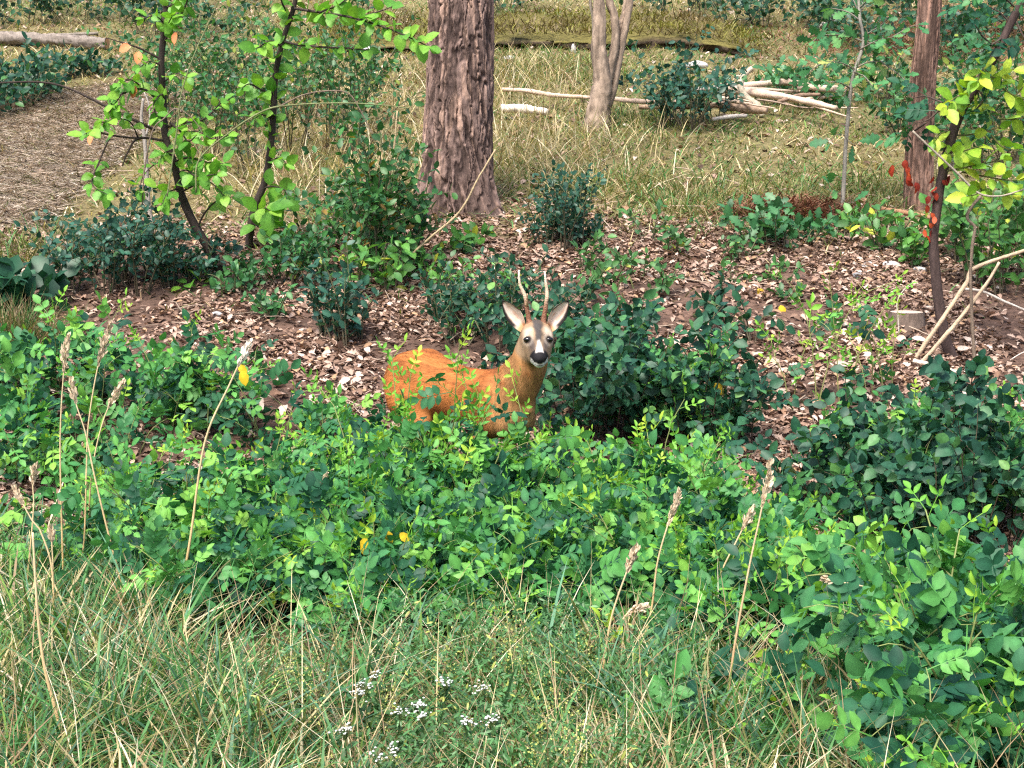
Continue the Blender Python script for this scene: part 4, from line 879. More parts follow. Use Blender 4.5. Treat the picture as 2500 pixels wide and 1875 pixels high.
back([(620, 420, 120, 260), (520, 380, 60, 240), (700, 380, 40, 260), (790, 360, 60, 240), (860, 380, 130, 200), (600, 320, 20, 260), (740, 300, 0, 280), (520, 290, 20, 220), (860, 310, 60, 220), (420, 310, 60, 180)], 'shrub', 'airy green shrub with thin twigs behind the saplings', 'airy shrubs behind the saplings', MD, .055, 10, .055, laterals=3.5, tilt=.9)
back([(930, 690, 270, 120), (890, 690, 380, 140), (970, 660, 330, 120), (1000, 650, 470, 90), (860, 640, 440, 140)], 'shrub', 'upright leafy shrub with bare tan canes at the foot of the big pine', 'upright shrubs by the big pine', [(.02, .085, .03), (.06, .19, .04), (.22, .14, .03)], .06, 8, .042, laterals=3.0, tilt=.8)
back([(1000, 690, 560, 130), (1060, 680, 590, 110), (960, 720, 600, 120), (870, 720, 590, 130), (920, 640, 530, 130), (1130, 620, 560, 90)], 'shrub', 'low bright green plant on the litter under the big pine', 'low plants under the big pine', LG, .075, 5, .045, laterals=1.8)
back([(640, 700, 590, 130), (710, 700, 560, 130), (780, 690, 580, 120), (580, 720, 640, 110), (700, 640, 560, 130), (770, 620, 500, 110), (850, 580, 420, 110), (660, 780, 690, 110)], 'shrub', 'mixed low green shrub between saplings and pine', 'low shrubs between saplings and pine', MD, .055, 7, .036, laterals=2.6)
back([(830, 840, 620, 110), (800, 830, 660, 90), (880, 830, 690, 90), (850, 850, 600, 70)], 'shrub', 'thin dark-leaved bush with visible stems on the litter left behind the deer', 'thin bushes behind the deer rump', BL, .06, 5, .045, laterals=1.5)
back([(1370, 612, 430, 130), (1330, 600, 480, 100), (1410, 605, 470, 110), (1365, 590, 400, 80), (1440, 590, 520, 90)], 'shrub', 'small dark shrub with upright spiky shoots beside the big pine', 'spiky shrubs beside the pine', [(.014, .06, .04), (.03, .10, .06)], .04, 8, .022, laterals=2.2)
back([(1690, 320, 130, 210), (1640, 310, 180, 160), (1740, 300, 160, 160)], 'shrub', 'blue-green bush growing through the dead branches', 'bushes among the dead branches', BL, .065, 11, .05, laterals=3.2)
back([(1880, 250, 160, 150), (1950, 265, 150, 180), (1900, 240, 130, 160), (2010, 260, 190, 120)], 'shrub', 'green oak scrub behind the curved dead branch', 'oak scrub by the curved branch', OK_, .10, 8, .06, 'oak', laterals=2.2)
back([(1890, 612, 500, 170), (1960, 600, 520, 130), (1840, 600, 500, 110)], 'shrub', 'low oak-leaved bush on the edge of the litter', 'oak bushes at the litter edge', OK_, .10, 6, .05, 'oak', laterals=1.8)
back([(2060, 590, 520, 130), (2160, 620, 500, 110), (2210, 620, 520, 110), (2230, 660, 560, 80), (2120, 560, 500, 90)], 'shrub', 'low green plant at the foot of the oak sapling and slim pine', 'low plants by the oak sapling', LG, .08, 5, .05, laterals=1.6)
back([(1580, 590, 500, 100), (1640, 620, 520, 120), (1560, 680, 580, 120), (1480, 700, 600, 130), (1430, 660, 560, 110), (1520, 790, 670, 130), (1420, 740, 640, 120), (1600, 720, 640, 100), (1760, 690, 640, 110), (1800, 640, 560, 110), (1900, 690, 630, 110), (1960, 740, 680, 110)], 'shrub', 'sparse small green plant growing out of the brown litter', 'sparse plants on the litter', [(.03, .10, .035), (.07, .19, .05), (.3, .35, .05)], .055, 4, .045, laterals=1.6)
back([(1780, 800, 690, 130), (1840, 840, 700, 130), (1750, 760, 670, 100)], 'shrub', 'thin dark spray of hanging leaves over the litter', 'dark sprays over the litter', DK, .08, 3, .06, laterals=1.5, bend=.5)
back([(2380, 700, 470, 170), (2450, 720, 480, 180), (2500, 690, 430, 170), (2340, 640, 460, 130), (2420, 600, 430, 150), (2480, 560, 390, 140)], 'shrub', 'green scrub behind the dark leaning sapling', 'scrub behind the leaning sapling', [(.03, .11, .03), (.09, .25, .045), (.35, .42, .05)], .075, 7, .05, laterals=2.4)
back([(2380, 420, 240, 200), (2460, 400, 200, 200), (2340, 330, 150, 180), (2420, 300, 80, 200), (2500, 300, 60, 200), (2160, 250, 90, 180), (2200, 330, 210, 150)], 'shrub', 'dull green shrub on the slope behind the slim pine', 'shrubs behind the slim pine', MD, .075, 10, .06, laterals=3.0)
back([(40, 270, 140, 190), (110, 250, 130, 170), (-40, 290, 150, 180), (190, 190, 120, 130), (60, 230, 110, 170), (250, 185, 130, 110)], 'shrub', 'dark bush beside the footpath below the fallen log', 'dark bushes by the path', DK, .08, 10, .055, laterals=3.0)
TOPX = [(-40, 70), (60, 60), (170, 50), (280, 60), (380, 80), (480, 90), (900, 40), (1780, 70), (1860, 60), (1950, 70), (2050, 110), (2140, 130), (2180, 60), (2290, 150), (2350, 90), (2430, 120), (2500, 90), (1650, 40), (1720, 25), (1240, 30)]
back([(a, b, b-120, 230) for a, b in TOPX], 'shrub', 'dark green bush at the top of the wooded slope', 'bushes along the top of the slope', [(.010, .045, .026), (.03, .10, .045)], .09, 9, .08, laterals=3.2)
back([(-20, 950, 860, 120), (40, 1010, 930, 130), (120, 1090, 990, 120), (40, 1180, 1090, 130), (150, 1200, 1080, 110), (30, 1290, 1210, 120), (220, 1270, 1150, 120), (250, 1180, 1060, 120), (330, 1330, 1230, 120)], 'shrub', 'small green herb among the dry grass stalks', 'herbs among the dry stalks', LG, .05, 5, .03, laterals=1.8)
# ------------------------------------------------------------------ dead wood, log, stump, stones
def stick(pts, rads, col, label, cat='branch', group=None, name='dead_branch', ys=None, yb=None, lift=0.0, n=30, sides=9, rough=.38, parts=(), seed=1):
    """lies on the ground unless yb fixes its distance"""
    if yb is None:
        P = np.array([G(*p) for p in pts]); rads = [q*1.05 for q in rads] if group == 'dead branches lying on the slope' else rads; P[:, 2] += np.interp(np.linspace(0, 1, len(P)), np.linspace(0, 1, len(rads)), rads)+lift+(.07 if group == 'dead branches lying on the slope' else 0)
    else: P = np.array([W(p[0], p[1], yb+(ys[i] if ys is not None else 0)) for i, p in enumerate(pts)])
    o0 = P[0].copy(); P = resample(P, n); r = np.interp(np.linspace(0, 1, n), np.linspace(0, 1, len(rads)), rads)
    mb = MB(); tube(mb, P-o0, r, sides, col, rough, seed=seed, coln=.35)
    if parts:
        root = thing(name, o0, label, cat, group); obj('stem', mb.mesh(name, M_WOOD, True), root)
        for pp, rr in parts:
            Q = np.array([G(*p) for p in pp]) if yb is None else np.array([W(p[0], p[1], yb) for p in pp])
            if yb is None: Q[:, 2] += .05
            Q = resample(Q, 14); m2 = MB(); tube(m2, Q-o0, np.linspace(rr, rr*.4, 14), 6, col, rough, seed=seed+3, coln=.3); obj('twig', m2.mesh('twig', M_WOOD, True), root)
        return root
    o = obj(name, mb.mesh(name, M_WOOD, True)); o.location = tuple(o0); return tag(o, label, cat, group)
TAN = (.56, .42, .33); GRY = (.40, .36, .33); BR = (.24, .16, .115)
gdw = 'dead branches lying on the slope'
stick([(1752, 268), (1800, 276), (1900, 290), (1960, 300), (2040, 318)], [.04, .036, .03, .022], TAN, 'longest bare tan branch lying across the pile of dead wood', group=gdw, lift=.10, seed=2)
stick([(1760, 270), (1850, 265), (1920, 258), (1990, 272), (2046, 276)], [.035, .03, .03, .03], TAN, 'thick bare branch along the back of the dead wood pile', group=gdw, lift=.12, seed=3)
stick([(1752, 290), (1800, 298), (1872, 304)], [.05, .045, .035], (.40, .29, .22), 'short thick log at the end of the dead wood pile', cat='log', group=gdw, lift=.02, seed=4)
stick([(1690, 270), (1730, 268), (1765, 274)], [.02, .028, .03], GRY, 'short grey branch poking out of the blue-green bush', group=gdw, lift=.1, seed=5)
stick([(1950, 276), (1985, 262), (2012, 250)], [.022, .018, .012], TAN, 'forked stub sticking up from the dead wood pile', group=gdw, lift=.14, seed=6)
stick([(1740, 322), (1790, 316), (1822, 312)], [.015, .02, .014], GRY, 'thin pale stick in front of the dead wood pile', group=gdw, lift=.02, seed=7)
stick([(1560, 300), (1620, 300), (1690, 300), (1760, 296)], [.02, .024, .028, .03], (.36, .25, .18), 'brown branch running under the blue-green bush', group=gdw, lift=.05, seed=8)
stick([(1900, 300), (1950, 285), (2000, 280)], [.018, .02, .014], BR, 'brown curved branch inside the dead wood pile', group=gdw, lift=.1, seed=18)
stick([(1226, 256), (1290, 262), (1350, 272), (1440, 276)], [.018, .022, .02, .016], TAN, 'long thin bare branch between big pine and pale tree', group=gdw, lift=.06, seed=9)
stick([(1490, 280), (1560, 288), (1620, 288), (1690, 286)], [.02, .022, .02, .014], TAN, 'long thin bare branch running from the pale tree to the bush', group=gdw, lift=.06, seed=10)
stick([(1224, 294), (1275, 296), (1336, 302)], [.035, .04, .03], (.62, .54, .46), 'bleached whitish log end beside the big pine', cat='log', group=gdw, lift=.0, seed=11)
stick([(1862, 282), (1845, 256), (1822, 238), (1808, 215), (1812, 190), (1836, 165)], [.036, .036, .034, .034, .028, .02], (.46, .40, .31), 'curved pale dead branch standing in an arc by the oak scrub', yb=G(1862, 282)[1]-.1, parts=[([(1806, 208), (1795, 203), (1782, 203)], .016), ([(1812, 190), (1800, 185), (1790, 196)], .014)], seed=12)
stick([(2000, 92), (2030, 74), (2058, 62)], [.03, .03, .02], (.42, .37, .32), 'pale branch stub lying high on the slope behind the oak', lift=.1, seed=13)
stick([(2120, 520), (2180, 530), (2240, 540), (2290, 552)], [.014, .016, .014], (.30, .17, .10), 'reddish stick lying at the foot of the slim pine', lift=.03, seed=14)
stick([(1230, 62), (1262, 60), (1290, 66)], [.03, .035, .02], (.5, .45, .42), 'whitish stick above the mossy ledge', lift=.03, seed=15)
for k in range(16):
    ax_, ay_ = rs.uniform(1740, 1980), rs.uniform(262, 308); dx_ = rs.uniform(50, 150)*(1 if rs.random() < .8 else -1); sl_ = rs.normal(10, 14); w_ = rs.uniform(.007, .017)
    stick([(ax_, ay_), (ax_+dx_*.5, ay_+sl_*.5+rs.normal(0, 4)), (ax_+dx_, ay_+sl_)], [w_, w_*1.1, w_*.6], np.array(TAN)*rs.uniform(.55, 1.1), 'thin bare stick tangled in the pile of dead wood', group='thin sticks in the dead wood pile', lift=rs.uniform(.06, .2), seed=40+k, n=16)
# fallen log
g1, g2 = G(-60, 108), G(262, 122); lg = thing('fallen_log', g2, 'fallen grey log with an orange cut end on the slope', 'log'); P = resample(np.array([g1, (g1+g2)/2+[0, 0, .02], g2]), 60); P[:, 2] += .07; mb = MB()
tube(mb, P-g2, np.linspace(.075, .068, 60), 20, (.20, .17, .15), .4, seed=31, coln=.6, cap=False); obj('trunk', mb.mesh('log', M_BARK, True), lg)
mb = MB(); e = P[-1]-g2; ax = nrm(P[-1]-P[-2]); a_ = nrm(np.cross(ax, [0, 0, 1])); b2_ = np.cross(ax, a_); th = np.linspace(0, 2*math.pi, 24, endpoint=False)
disc = np.vstack([e+ax*.004, e+ax*.003+.064*(np.cos(th)[:, None]*a_+np.sin(th)[:, None]*b2_)]); mb.add(disc, [(0, 1+k, 1+(k+1) % 24) for k in range(24)], None, (.52, .28, .15)); obj('cut_end', mb.mesh('cut_end', M_WOOD), lg)
stick([(-60, 108), (100, 100), (240, 92)], [.02, .025, .02], (.22, .19, .16), 'thin dark branch lying behind the fallen log', lift=.03, seed=16)
# two bare diagonal stems and white twigs on the right
gy = G(2245, 880)[1]
stick([(2195, 940), (2245, 860), (2300, 780), (2360, 690), (2378, 655), (2500, 612), (2560, 590)], [.010, .012, .012, .0115, .010, .008], (.44, .34, .24), 'upper of two bare tan diagonal stems kinked beside the dark sapling', cat='bare stalk', group='bare diagonal stems', yb=gy-.05, ys=[0, 0, 0, 0, 0, -.1, -.15], seed=21, name='bare_stalk', n=44)
stick([(2185, 960), (2250, 885), (2290, 840), (2350, 770), (2410, 690), (2440, 640)], [.009, .011, .011, .010, .007], (.44, .34, .24), 'straight bare tan diagonal stem below the kinked one', cat='bare stalk', group='bare diagonal stems', yb=gy-.15, seed=22, name='bare_stalk', n=40)
stick([(2230, 905), (2300, 925), (2335, 935)], [.011, .012, .009], (.68, .58, .48), 'short bleached twig lying under the diagonal stems', lift=.04, seed=23)
stick([(2350, 705), (2400, 712), (2450, 735), (2510, 760)], [.007, .007, .005], (.55, .50, .45), 'thin white arching twig behind the diagonal stems', yb=gy+.1, seed=24)
stick([(2370, 935), (2420, 905), (2480, 905), (2520, 920)], [.007, .008, .006], (.62, .56, .50), 'thin white forked twig at the litter edge', yb=gy+.05, parts=[([(2440, 900), (2480, 870), (2520, 850)], .005)], seed=25)
stick([(2400, 940), (2450, 970), (2520, 990)], [.006, .007, .006], (.6, .54, .48), 'thin white twig running down into the dark shrubs', yb=gy, seed=26)
stick([(2195, 815), (2192, 770), (2190, 740), (2205, 710), (2240, 680)], [.004, .004, .003, .002], (.45, .40, .34), 'bent bleached twig rising before the stump', yb=gy+.1, seed=27)
vy = yd-.25
stick([(2228, 320), (2290, 378), (2345, 430), (2390, 472), (2445, 478), (2520, 455)], [.005, .006, .006, .005, .004], (.30, .26, .21), 'pale curving vine hanging across the dark sapling', cat='vine', name='vine', yb=vy, seed=28, n=44)
stick([(2395, 478), (2368, 510), (2362, 535), (2380, 555), (2374, 600), (2370, 660), (2372, 760), (2380, 900)], [.008, .008, .008, .009, .009, .010], (.17, .13, .10), 'dark curling vine dropping to the diagonal stems', cat='vine', name='vine', yb=vy, seed=29, n=50)
# rose canes arching on the left, tan canes by the pine
cy_ = ya-.3
for pts, r_, lab in (([(478, 470), (486, 390), (564, 321), (629, 278), (681, 260), (800, 252), (900, 254), (1000, 264)], .007, 'long arching green cane reaching from the saplings to the big pine'), ([(408, 480), (430, 330), (445, 220), (480, 120), (530, 10), (545, -40)], .006, 'straight pale green cane rising beside the leaning sapling'), ([(685, 258), (740, 232), (800, 222), (850, 228), (880, 270), (910, 330)], .006, 'thin brown cane drooping between sapling and pine'), ([(348, 500), (352, 420), (372, 320), (400, 290), (430, 265), (470, 290), (495, 325)], .006, 'bent pale cane looping behind the leaning sapling')):
    stick(pts, [r_*.75, r_*.7, r_*.4], (.17, .19, .09) if 'green' in lab else (.17, .13, .10), lab, cat='cane', name='cane', yb=cy_, seed=33, n=50, group='canes around the saplings')
for pts, lab in (([(930, 690), (935, 560), (945, 470), (962, 360), (970, 270)], 'tall straight tan cane standing before the pine'), ([(985, 640), (1050, 580), (1110, 530), (1140, 490), (1165, 440), (1210, 365)], 'slanting tan cane leaning across the foot of the pine'), ([(880, 560), (868, 510), (850, 480)], 'short tan cane among the low shrubs'), ([(920, 680), (912, 630), (900, 590)], 'bent tan cane next to the tall straight one')):
    stick(pts, [.008, .007, .005], (.40, .31, .19), lab, cat='cane', name='cane', yb=G(930, 690)[1]+.05, seed=35, n=40, group='tan canes before the pine')
# stump
gs = G(2212, 800); stp = thing('tree_stump', gs, 'low cut stump with a pale top among brown leaves', 'stump'); mb = MB()
tube(mb, np.array([[0, 0, -.05], [0, 0, .02], [0, 0, .06], [0, 0, .085]]), np.array([.12, .105, .098, .094]), 22, (.16, .12, .10), .25, seed=3, coln=.4, cap=False); obj('bark', mb.mesh('stump_bark', M_BARK, True), stp)
mb = MB(); th = np.linspace(0, 2*math.pi, 22, endpoint=False); mb.add(np.vstack([[0, 0, .088], np.stack([.092*np.cos(th), .092*np.sin(th), .084+0*th], 1)]), [(0, 1+k, 1+(k+1) % 22) for k in range(22)], None, (.52, .40, .33)); obj('cut_top', mb.mesh('stump_top', M_WOOD), stp)
# stones
def rock(p, r, col, label, seed, group=None, sc=(1.2, .9, .6)):
    mb = MB(); ball(mb, np.zeros(3), r, (1, 1, 1), sc, nu=18, nv=12); V = mb.V[0]; f = fbm(V[:, 0]*14/r*.05+seed, (V[:, 1]+V[:, 2])*14/r*.05, seed, 4); V = V*(0.75+.5*f)[:, None]
    me = mk_mesh('stone', V, None, mb.Q[0], np.array(col)*(.75+.5*f)[:, None], True, M_WOOD); o = obj('stone', me); o.location = tuple(p+np.array([0, 0, r*.2])); return tag(o, label, 'stone', group)
STN = (.46, .45, .45)
for (px_, py2, rr, lab, k) in ((2175, 652, .045, 'grey stone lying on the litter left of the dark sapling trunk', 1), (2120, 648, .028, 'small pale stone near the grey stone on the litter', 2), (2245, 662, .035, 'whitish stone beside the dark sapling trunk', 3), (2095, 678, .04, 'flat dark grey stone in the litter', 4), (2112, 655, .02, 'smallest pale stone near the flat dark one', 5), (745, 812, .025, 'white scrap-like stone on the litter by the thin bush', 6), (530, 770, .03, 'grey-white stone under the mixed low shrubs', 7), (1700, 165, .10, 'pale boulder behind the blue-green bush', 8), (905, 130, .10, 'grey boulder under the mossy ledge beside the pine', 9), (1245, 148, .07, 'grey stone under the mossy ledge on the other side of the pine', 10), (1400, 130, .06, 'narrow white stone standing below the ledge', 11)):
    rock(G(px_, py2), rr, STN if k not in (4,) else (.2, .2, .21), lab, k, 'stones in the wood', (1.3, .9, .55) if k != 11 else (.5, .5, 1.4))
# mossy ledge on the slope
LEDGE_K = .55
P0 = [G(x_, y_) for x_, y_ in ((690, 132), (780, 128), (900, 126), (1060, 128), (1200, 118), (1350, 112), (1500, 112), (1650, 116), (1800, 130), (1900, 140))]
A = resample(np.array(P0), 160); prof = [(-.05, -.15), (.0, .0), (-.06, .10), (-.16, .19), (-.12, .25), (.10, .29), (.5, .32), (1.1, .34), (1.8, .30), (2.4, .10)]
mv = []; mc = []
for k, (dy_, dz_) in enumerate(prof):
    n_ = fbm(A[:, 0]*1.5+k*.35, A[:, 1]*0+k*.6, 91, 4)-.5; y2 = A[:, 1]+dy_+n_*.8+.5*(fbm(A[:, 0]*.7, 0*A[:, 0], 97, 3)-.5); x2 = A[:, 0]; endf = sstep(0, .12, np.linspace(0, 1, 160))*sstep(0, .12, 1-np.linspace(0, 1, 160))
    mv.append(np.stack([x2, y2, ground_z(x2, y2)*(1 if k in (0, len(prof)-1) else 1)+(LEDGE_K*dz_*(.75+n_))*endf-(1-endf)*.06], 1))
    t = fbm(x2*3, y2*3+k, 95, 3)[:, None]; mossc = np.array([.12, .105, .035])*(.45+1.1*t); dirt = np.array([.075, .055, .04])*(.6+.8*t); mc.append(dirt if k < 4 else mossc)
i = np.arange(160*len(prof)).reshape(len(prof), 160); q = np.stack([i[:-1, :-1], i[:-1, 1:], i[1:, 1:], i[1:, :-1]], -1).reshape(-1, 4)
tag(obj('mossy_ledge', mk_mesh('mossy_ledge', np.vstack(mv), None, q, np.vstack(mc), True, M_GROUND)), 'mossy earth ledge crossing the slope', kind='structure')
# ------------------------------------------------------------------ leaf litter
def in_view_x(y): return 1250/FPX*y*1.25+.3
def rand_pts(n, y0, y1, rng, xl=None, xr=None):
    y = rng.uniform(y0, y1, n*2); w = in_view_x(y1); x = rng.uniform(-w, w, n*2); k = np.abs(x) < in_view_x(y); x, y = x[k][:n], y[k][:n]
    return x, y
LIT = np.array([(.40, .29, .235), (.31, .21, .165), (.23, .148, .11), (.155, .098, .072), (.075, .048, .036), (.34, .215, .13), (.52, .42, .36)])
def flat_rot(n, rng, tilt):
    th = rng.uniform(0, 2*math.pi, n); Nn = nrm(np.stack([rng.normal(0, tilt, n), rng.normal(0, tilt, n)-.12, np.ones(n)], 1)); return basis(np.stack([np.cos(th), np.sin(th), 0*th], 1), Nn)
def litter_mask(x, y):
    p = proj(np.stack([x, y, ground_z(x, y)], -1)); edge = 500+40*(fbm(x*1.2, y*1.2, 83, 3)-.5)*2+np.where(p[..., 0] > 1500, 40, 0)+np.where(p[..., 0] < 800, 60, 0)
    return sstep(-30, 40, p[..., 1]-edge)*(y > 5.75)
rl = np.random.default_rng(5); mb = MB()
for tpl, n_, s_ in ((blade_leaf([.2, .65], [.25, .26], .5, .5), 26000, .046), (blade_leaf(OAK[0], OAK[1], .35, .35), 9000, .062), (blade_leaf([.3, .7], [.2, .2], .9, -.3), 24000, .036), (blade_leaf([.3, .7], [.05, .05], .2, .2), 14000, .07)):
    x, y = rand_pts(n_*2, 5.7, 13.2, rl); k = rl.random(len(x)) < litter_mask(x, y)*(.15+.85*sstep(.34, .56, fbm(x*1.7, y*1.7, 85, 4))); x, y = x[k][:n_], y[k][:n_]; n_ = len(x)
    B = flat_rot(n_, rl, .42)*(s_*rl.uniform(.55, 1.25, n_))[:, None, None]; c = LIT[rl.choice(7, n_, p=[.17, .2, .2, .18, .12, .08, .05])]*rl.uniform(.75, 1.25, (n_, 1))
    scatter(mb, tpl, np.stack([x, y, ground_z(x, y)+rl.uniform(.004, .03, n_)], 1), B, c)
# thinner scatter further up and on the path
x, y = rand_pts(9000, 11, 26, rl); B = flat_rot(len(x), rl, .35)*(.07*rl.uniform(.5, 1.2, len(x)))[:, None, None]
scatter(mb, blade_leaf([.2, .65], [.25, .26], .5, .5), np.stack([x, y, ground_z(x, y)+.02], 1), B, LIT[rl.choice(7, len(x))]*rl.uniform(.7, 1.1, (len(x), 1)))
tag(obj('leaf_litter', mb.mesh('leaf_litter', M_LITTER)), 'brown fallen leaves carpeting the bare woodland floor', kind='stuff')
M_LL = [leaf_mat('fallen_leaf_%s' % k, [(0, a_), (1, b_)], .8, .05, .2, (1.1, 1, .8)) for k, a_, b_ in (('tan', (.30, .19, .14), (.44, .31, .25)), ('brown', (.12, .07, .05), (.25, .15, .10)), ('pale', (.42, .33, .28), (.5, .40, .34)))]
FLM = []
for k in range(9):
    shp = (OV, OAK, ROUND)[k % 3]; t = blade_leaf(shp[0], shp[1], rl.uniform(.2, .8), rl.uniform(-.4, .7), rl.normal(0, .3)); FLM.append(mk_mesh('fallen_leaf', *t[:3], t[3], False, M_LL[(k//3) % 3]))
cnt_ = 0
while cnt_ < 290:
    x, y = rand_pts(1, 6.3, 9.6, rl)
    if not len(x): continue
    p = proj(np.array([x[0], y[0], float(ground_z(x[0], y[0]))])); 
    if not (540 < p[0] < 900 or 1640 < p[0] < 2480) or p[1] > 1010 or p[0] < 0: continue
    B = flat_rot(1, rl, .4)[0]; o = obj('fallen_leaf', FLM[int(rl.integers(9))], None, rm4(B, rl.uniform(.045, .085), np.array([x[0], y[0], float(ground_z(x[0], y[0]))+.032])))
    tag(o, 'curled brown fallen leaf lying loose on the leaf litter', 'leaf', 'loose fallen leaves on top of the litter'); cnt_ += 1
# twigs in the litter
mb = MB()
for k in range(700):
    x, y = rand_pts(1, 6.2, 13.5, rl); 
    if not len(x): continue
    a = rl.uniform(0, 6.28); L_ = rl.uniform(.05, .26); t = np.linspace(-.5, .5, 4)
    xx = x[0]+np.cos(a)*t*L_; yy = y[0]+np.sin(a)*t*L_+rl.normal(0, .02, 4); tube(mb, np.stack([xx, yy, ground_z(xx, yy)+.03+rl.uniform(0, .03)], 1), rl.uniform(.0015, .0045), 4, np.array((.36, .28, .22))*rl.uniform(.5, 1.3), cap=False)
tag(obj('twig_litter', mb.mesh('twig_litter', M_WOOD)), 'small broken twigs strewn over the litter', kind='stuff')

# ------------------------------------------------------------------ grass
def blades(mb, x, y, L_, w_, lean, cols, rng, curve=.5, z0=None, az=None):
    n = len(x); az = rng.uniform(0, 2*math.pi, n) if az is None else az; d = np.stack([np.cos(az), np.sin(az), 0*az], 1); s = np.stack([-np.sin(az), np.cos(az), 0*az], 1)
    tw = rng.uniform(0, math.pi, n); sd = nrm(s*np.cos(tw)[:, None]+d*np.sin(tw)[:, None]*.6)
    base = np.stack([x, y, ground_z(x, y)-.01 if z0 is None else z0], 1); ts = np.array([0, .4, .75, 1.0]); V = []
    for i, t in enumerate(ts):
        hor = (lean*t+curve*t*t*lean)*L_; ver = L_*np.sqrt(np.clip(1-(lean*.75)**2, .05, 1))*(t-.38*np.clip(lean, 0, 1.2)*t*t)
        c = base+d*hor[:, None]; c[:, 2] += ver; hw = (w_*(1-.0*t)*[1, .95, .7, 0][i]*.5)[:, None]
        if i < 3: V += [c-sd*hw, c+sd*hw]
        else: V += [c]
    V = np.stack(V, 1); o = (np.arange(n)*7)[:, None]
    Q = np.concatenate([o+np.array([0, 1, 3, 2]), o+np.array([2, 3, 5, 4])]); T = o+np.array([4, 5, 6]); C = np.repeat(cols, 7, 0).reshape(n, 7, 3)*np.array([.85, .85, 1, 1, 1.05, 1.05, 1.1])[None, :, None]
    mb.add(V.reshape(-1, 3), T, Q, C.reshape(-1, 3))
GC = dict(green=(.062, .18, .052), blue=(.075, .185, .105), lime=(.15, .26, .06), straw=(.50, .41, .23), pale=(.64, .57, .41), brown=(.28, .19, .11), olive=(.17, .18, .06))
def pick(n, rng, **w):
    k = list(w); p = np.array([w[q] for q in k], float); c = np.array([GC[q] for q in k])[rng.choice(len(k), n, p=p/p.sum())]; return c*rng.uniform(.7, 1.3, (n, 1))
rgx = np.random.default_rng(77)
# foreground: matted dry layer, tufts of green, long blades
mb = MB()
def fg_mask(x, y):
    lim = np.where(x < -1.05, 6.2, np.where(x < .2, 4.98, 4.85)); return y < lim+.25*(fbm(x*2, y*2, 87, 2)-.5)
x, y = rand_pts(34000, 3.2, 6.4, rgx); k = fg_mask(x, y); x, y = x[k], y[k]; n_ = len(x); right = sstep(.3, 1.2, x)
cl = fbm(x*3, y*3, 88, 3)
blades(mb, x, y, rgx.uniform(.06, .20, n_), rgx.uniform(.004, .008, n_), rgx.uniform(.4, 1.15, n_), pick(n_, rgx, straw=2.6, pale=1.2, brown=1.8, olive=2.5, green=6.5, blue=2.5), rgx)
tx, ty = rand_pts(780, 3.2, 6.3, rgx); k = fg_mask(tx, ty); tx, ty = tx[k], ty[k]
for x0, y0 in zip(tx, ty):
    m_ = int(rgx.integers(18, 46)); sg = rgx.uniform(.02, .06); x = x0+rgx.normal(0, sg, m_); y = y0+rgx.normal(0, sg, m_); kind_ = rgx.random(); ln = rgx.uniform(.18, .38)*(.85 if x0 > -.6 else 1.0)
    cc = pick(m_, rgx, green=5, olive=2, straw=1) if kind_ < .5 else pick(m_, rgx, blue=5, green=2, lime=1, pale=.6) if kind_ < .78 else pick(m_, rgx, straw=4, pale=2, brown=2, green=1) if kind_ < .9 else pick(m_, rgx, lime=4, green=3)
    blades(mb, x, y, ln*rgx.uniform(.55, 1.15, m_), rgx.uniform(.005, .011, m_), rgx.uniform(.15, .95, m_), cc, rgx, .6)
# a few broad bluish blades
x, y = rand_pts(420, 4.0, 5.2, rgx); k = (x < .9); x, y = x[k], y[k]; n_ = len(x)
blades(mb, x, y, rgx.uniform(.22, .45, n_), rgx.uniform(.008, .014, n_), rgx.uniform(.3, .9, n_), pick(n_, rgx, blue=5, green=3), rgx, .7)
# fine brown bents
x, y = rand_pts(2600, 3.3, 5.1, rgx); k = fg_mask(x, y); x, y = x[k], y[k]; n_ = len(x)
blades(mb, x, y, rgx.uniform(.22, .48, n_), rgx.uniform(.0022, .0036, n_), rgx.uniform(.2, .85, n_), pick(n_, rgx, straw=4, pale=2, brown=3), rgx, .35)
tag(obj('long_grass', mb.mesh('long_grass', M_GRASS)), 'tangled green and straw-coloured long grass bordering the rose thicket', kind='stuff')
# slope grass
mb = MB(); bl = [(1250, 400, 1.3, 'tall'), (1180, 330, 1.0, 'tall'), (1380, 370, 1.2, 'tall'), (760, 360, 1.6, 'tall'), (860, 260, 1.3, 'tall'), (1230, 210, 1.4, 'tall'), (640, 450, .8, 'tall'), (1010, 470, .6, 'tall'), (1300, 200, 1.0, 'tall'), (760, 420, .9, 'tall')]
def slope_mask(x, y): return (1-.92*litter_mask(x, y))*(~in_poly(x, y, PATH_POLY)+.07)
x, y = rand_pts(230000, 9.5, 30, rgx); k = rgx.random(len(x)) < slope_mask(x, y)*np.clip(.35+.9*fbm(x*1.1, y*1.1, 89, 3), 0, 1)*np.clip(11/y, .35, 1)**.5; x, y = x[k], y[k]; n_ = len(x)
t = fbm(x*.8, y*.8, 90, 3); c1 = pick(n_, rgx, olive=4, green=4, straw=1, brown=.8, lime=.6); c2 = pick(n_, rgx, straw=2.8, olive=3.2, brown=2.2, pale=.7, green=1.2); c = np.where((t+rgx.normal(0, .06, n_) > .50)[:, None], c2, c1)
blades(mb, x, y, rgx.uniform(.04, .14, n_), rgx.uniform(.007, .012, n_), rgx.uniform(.4, 1.2, n_), c*1.12, rgx)
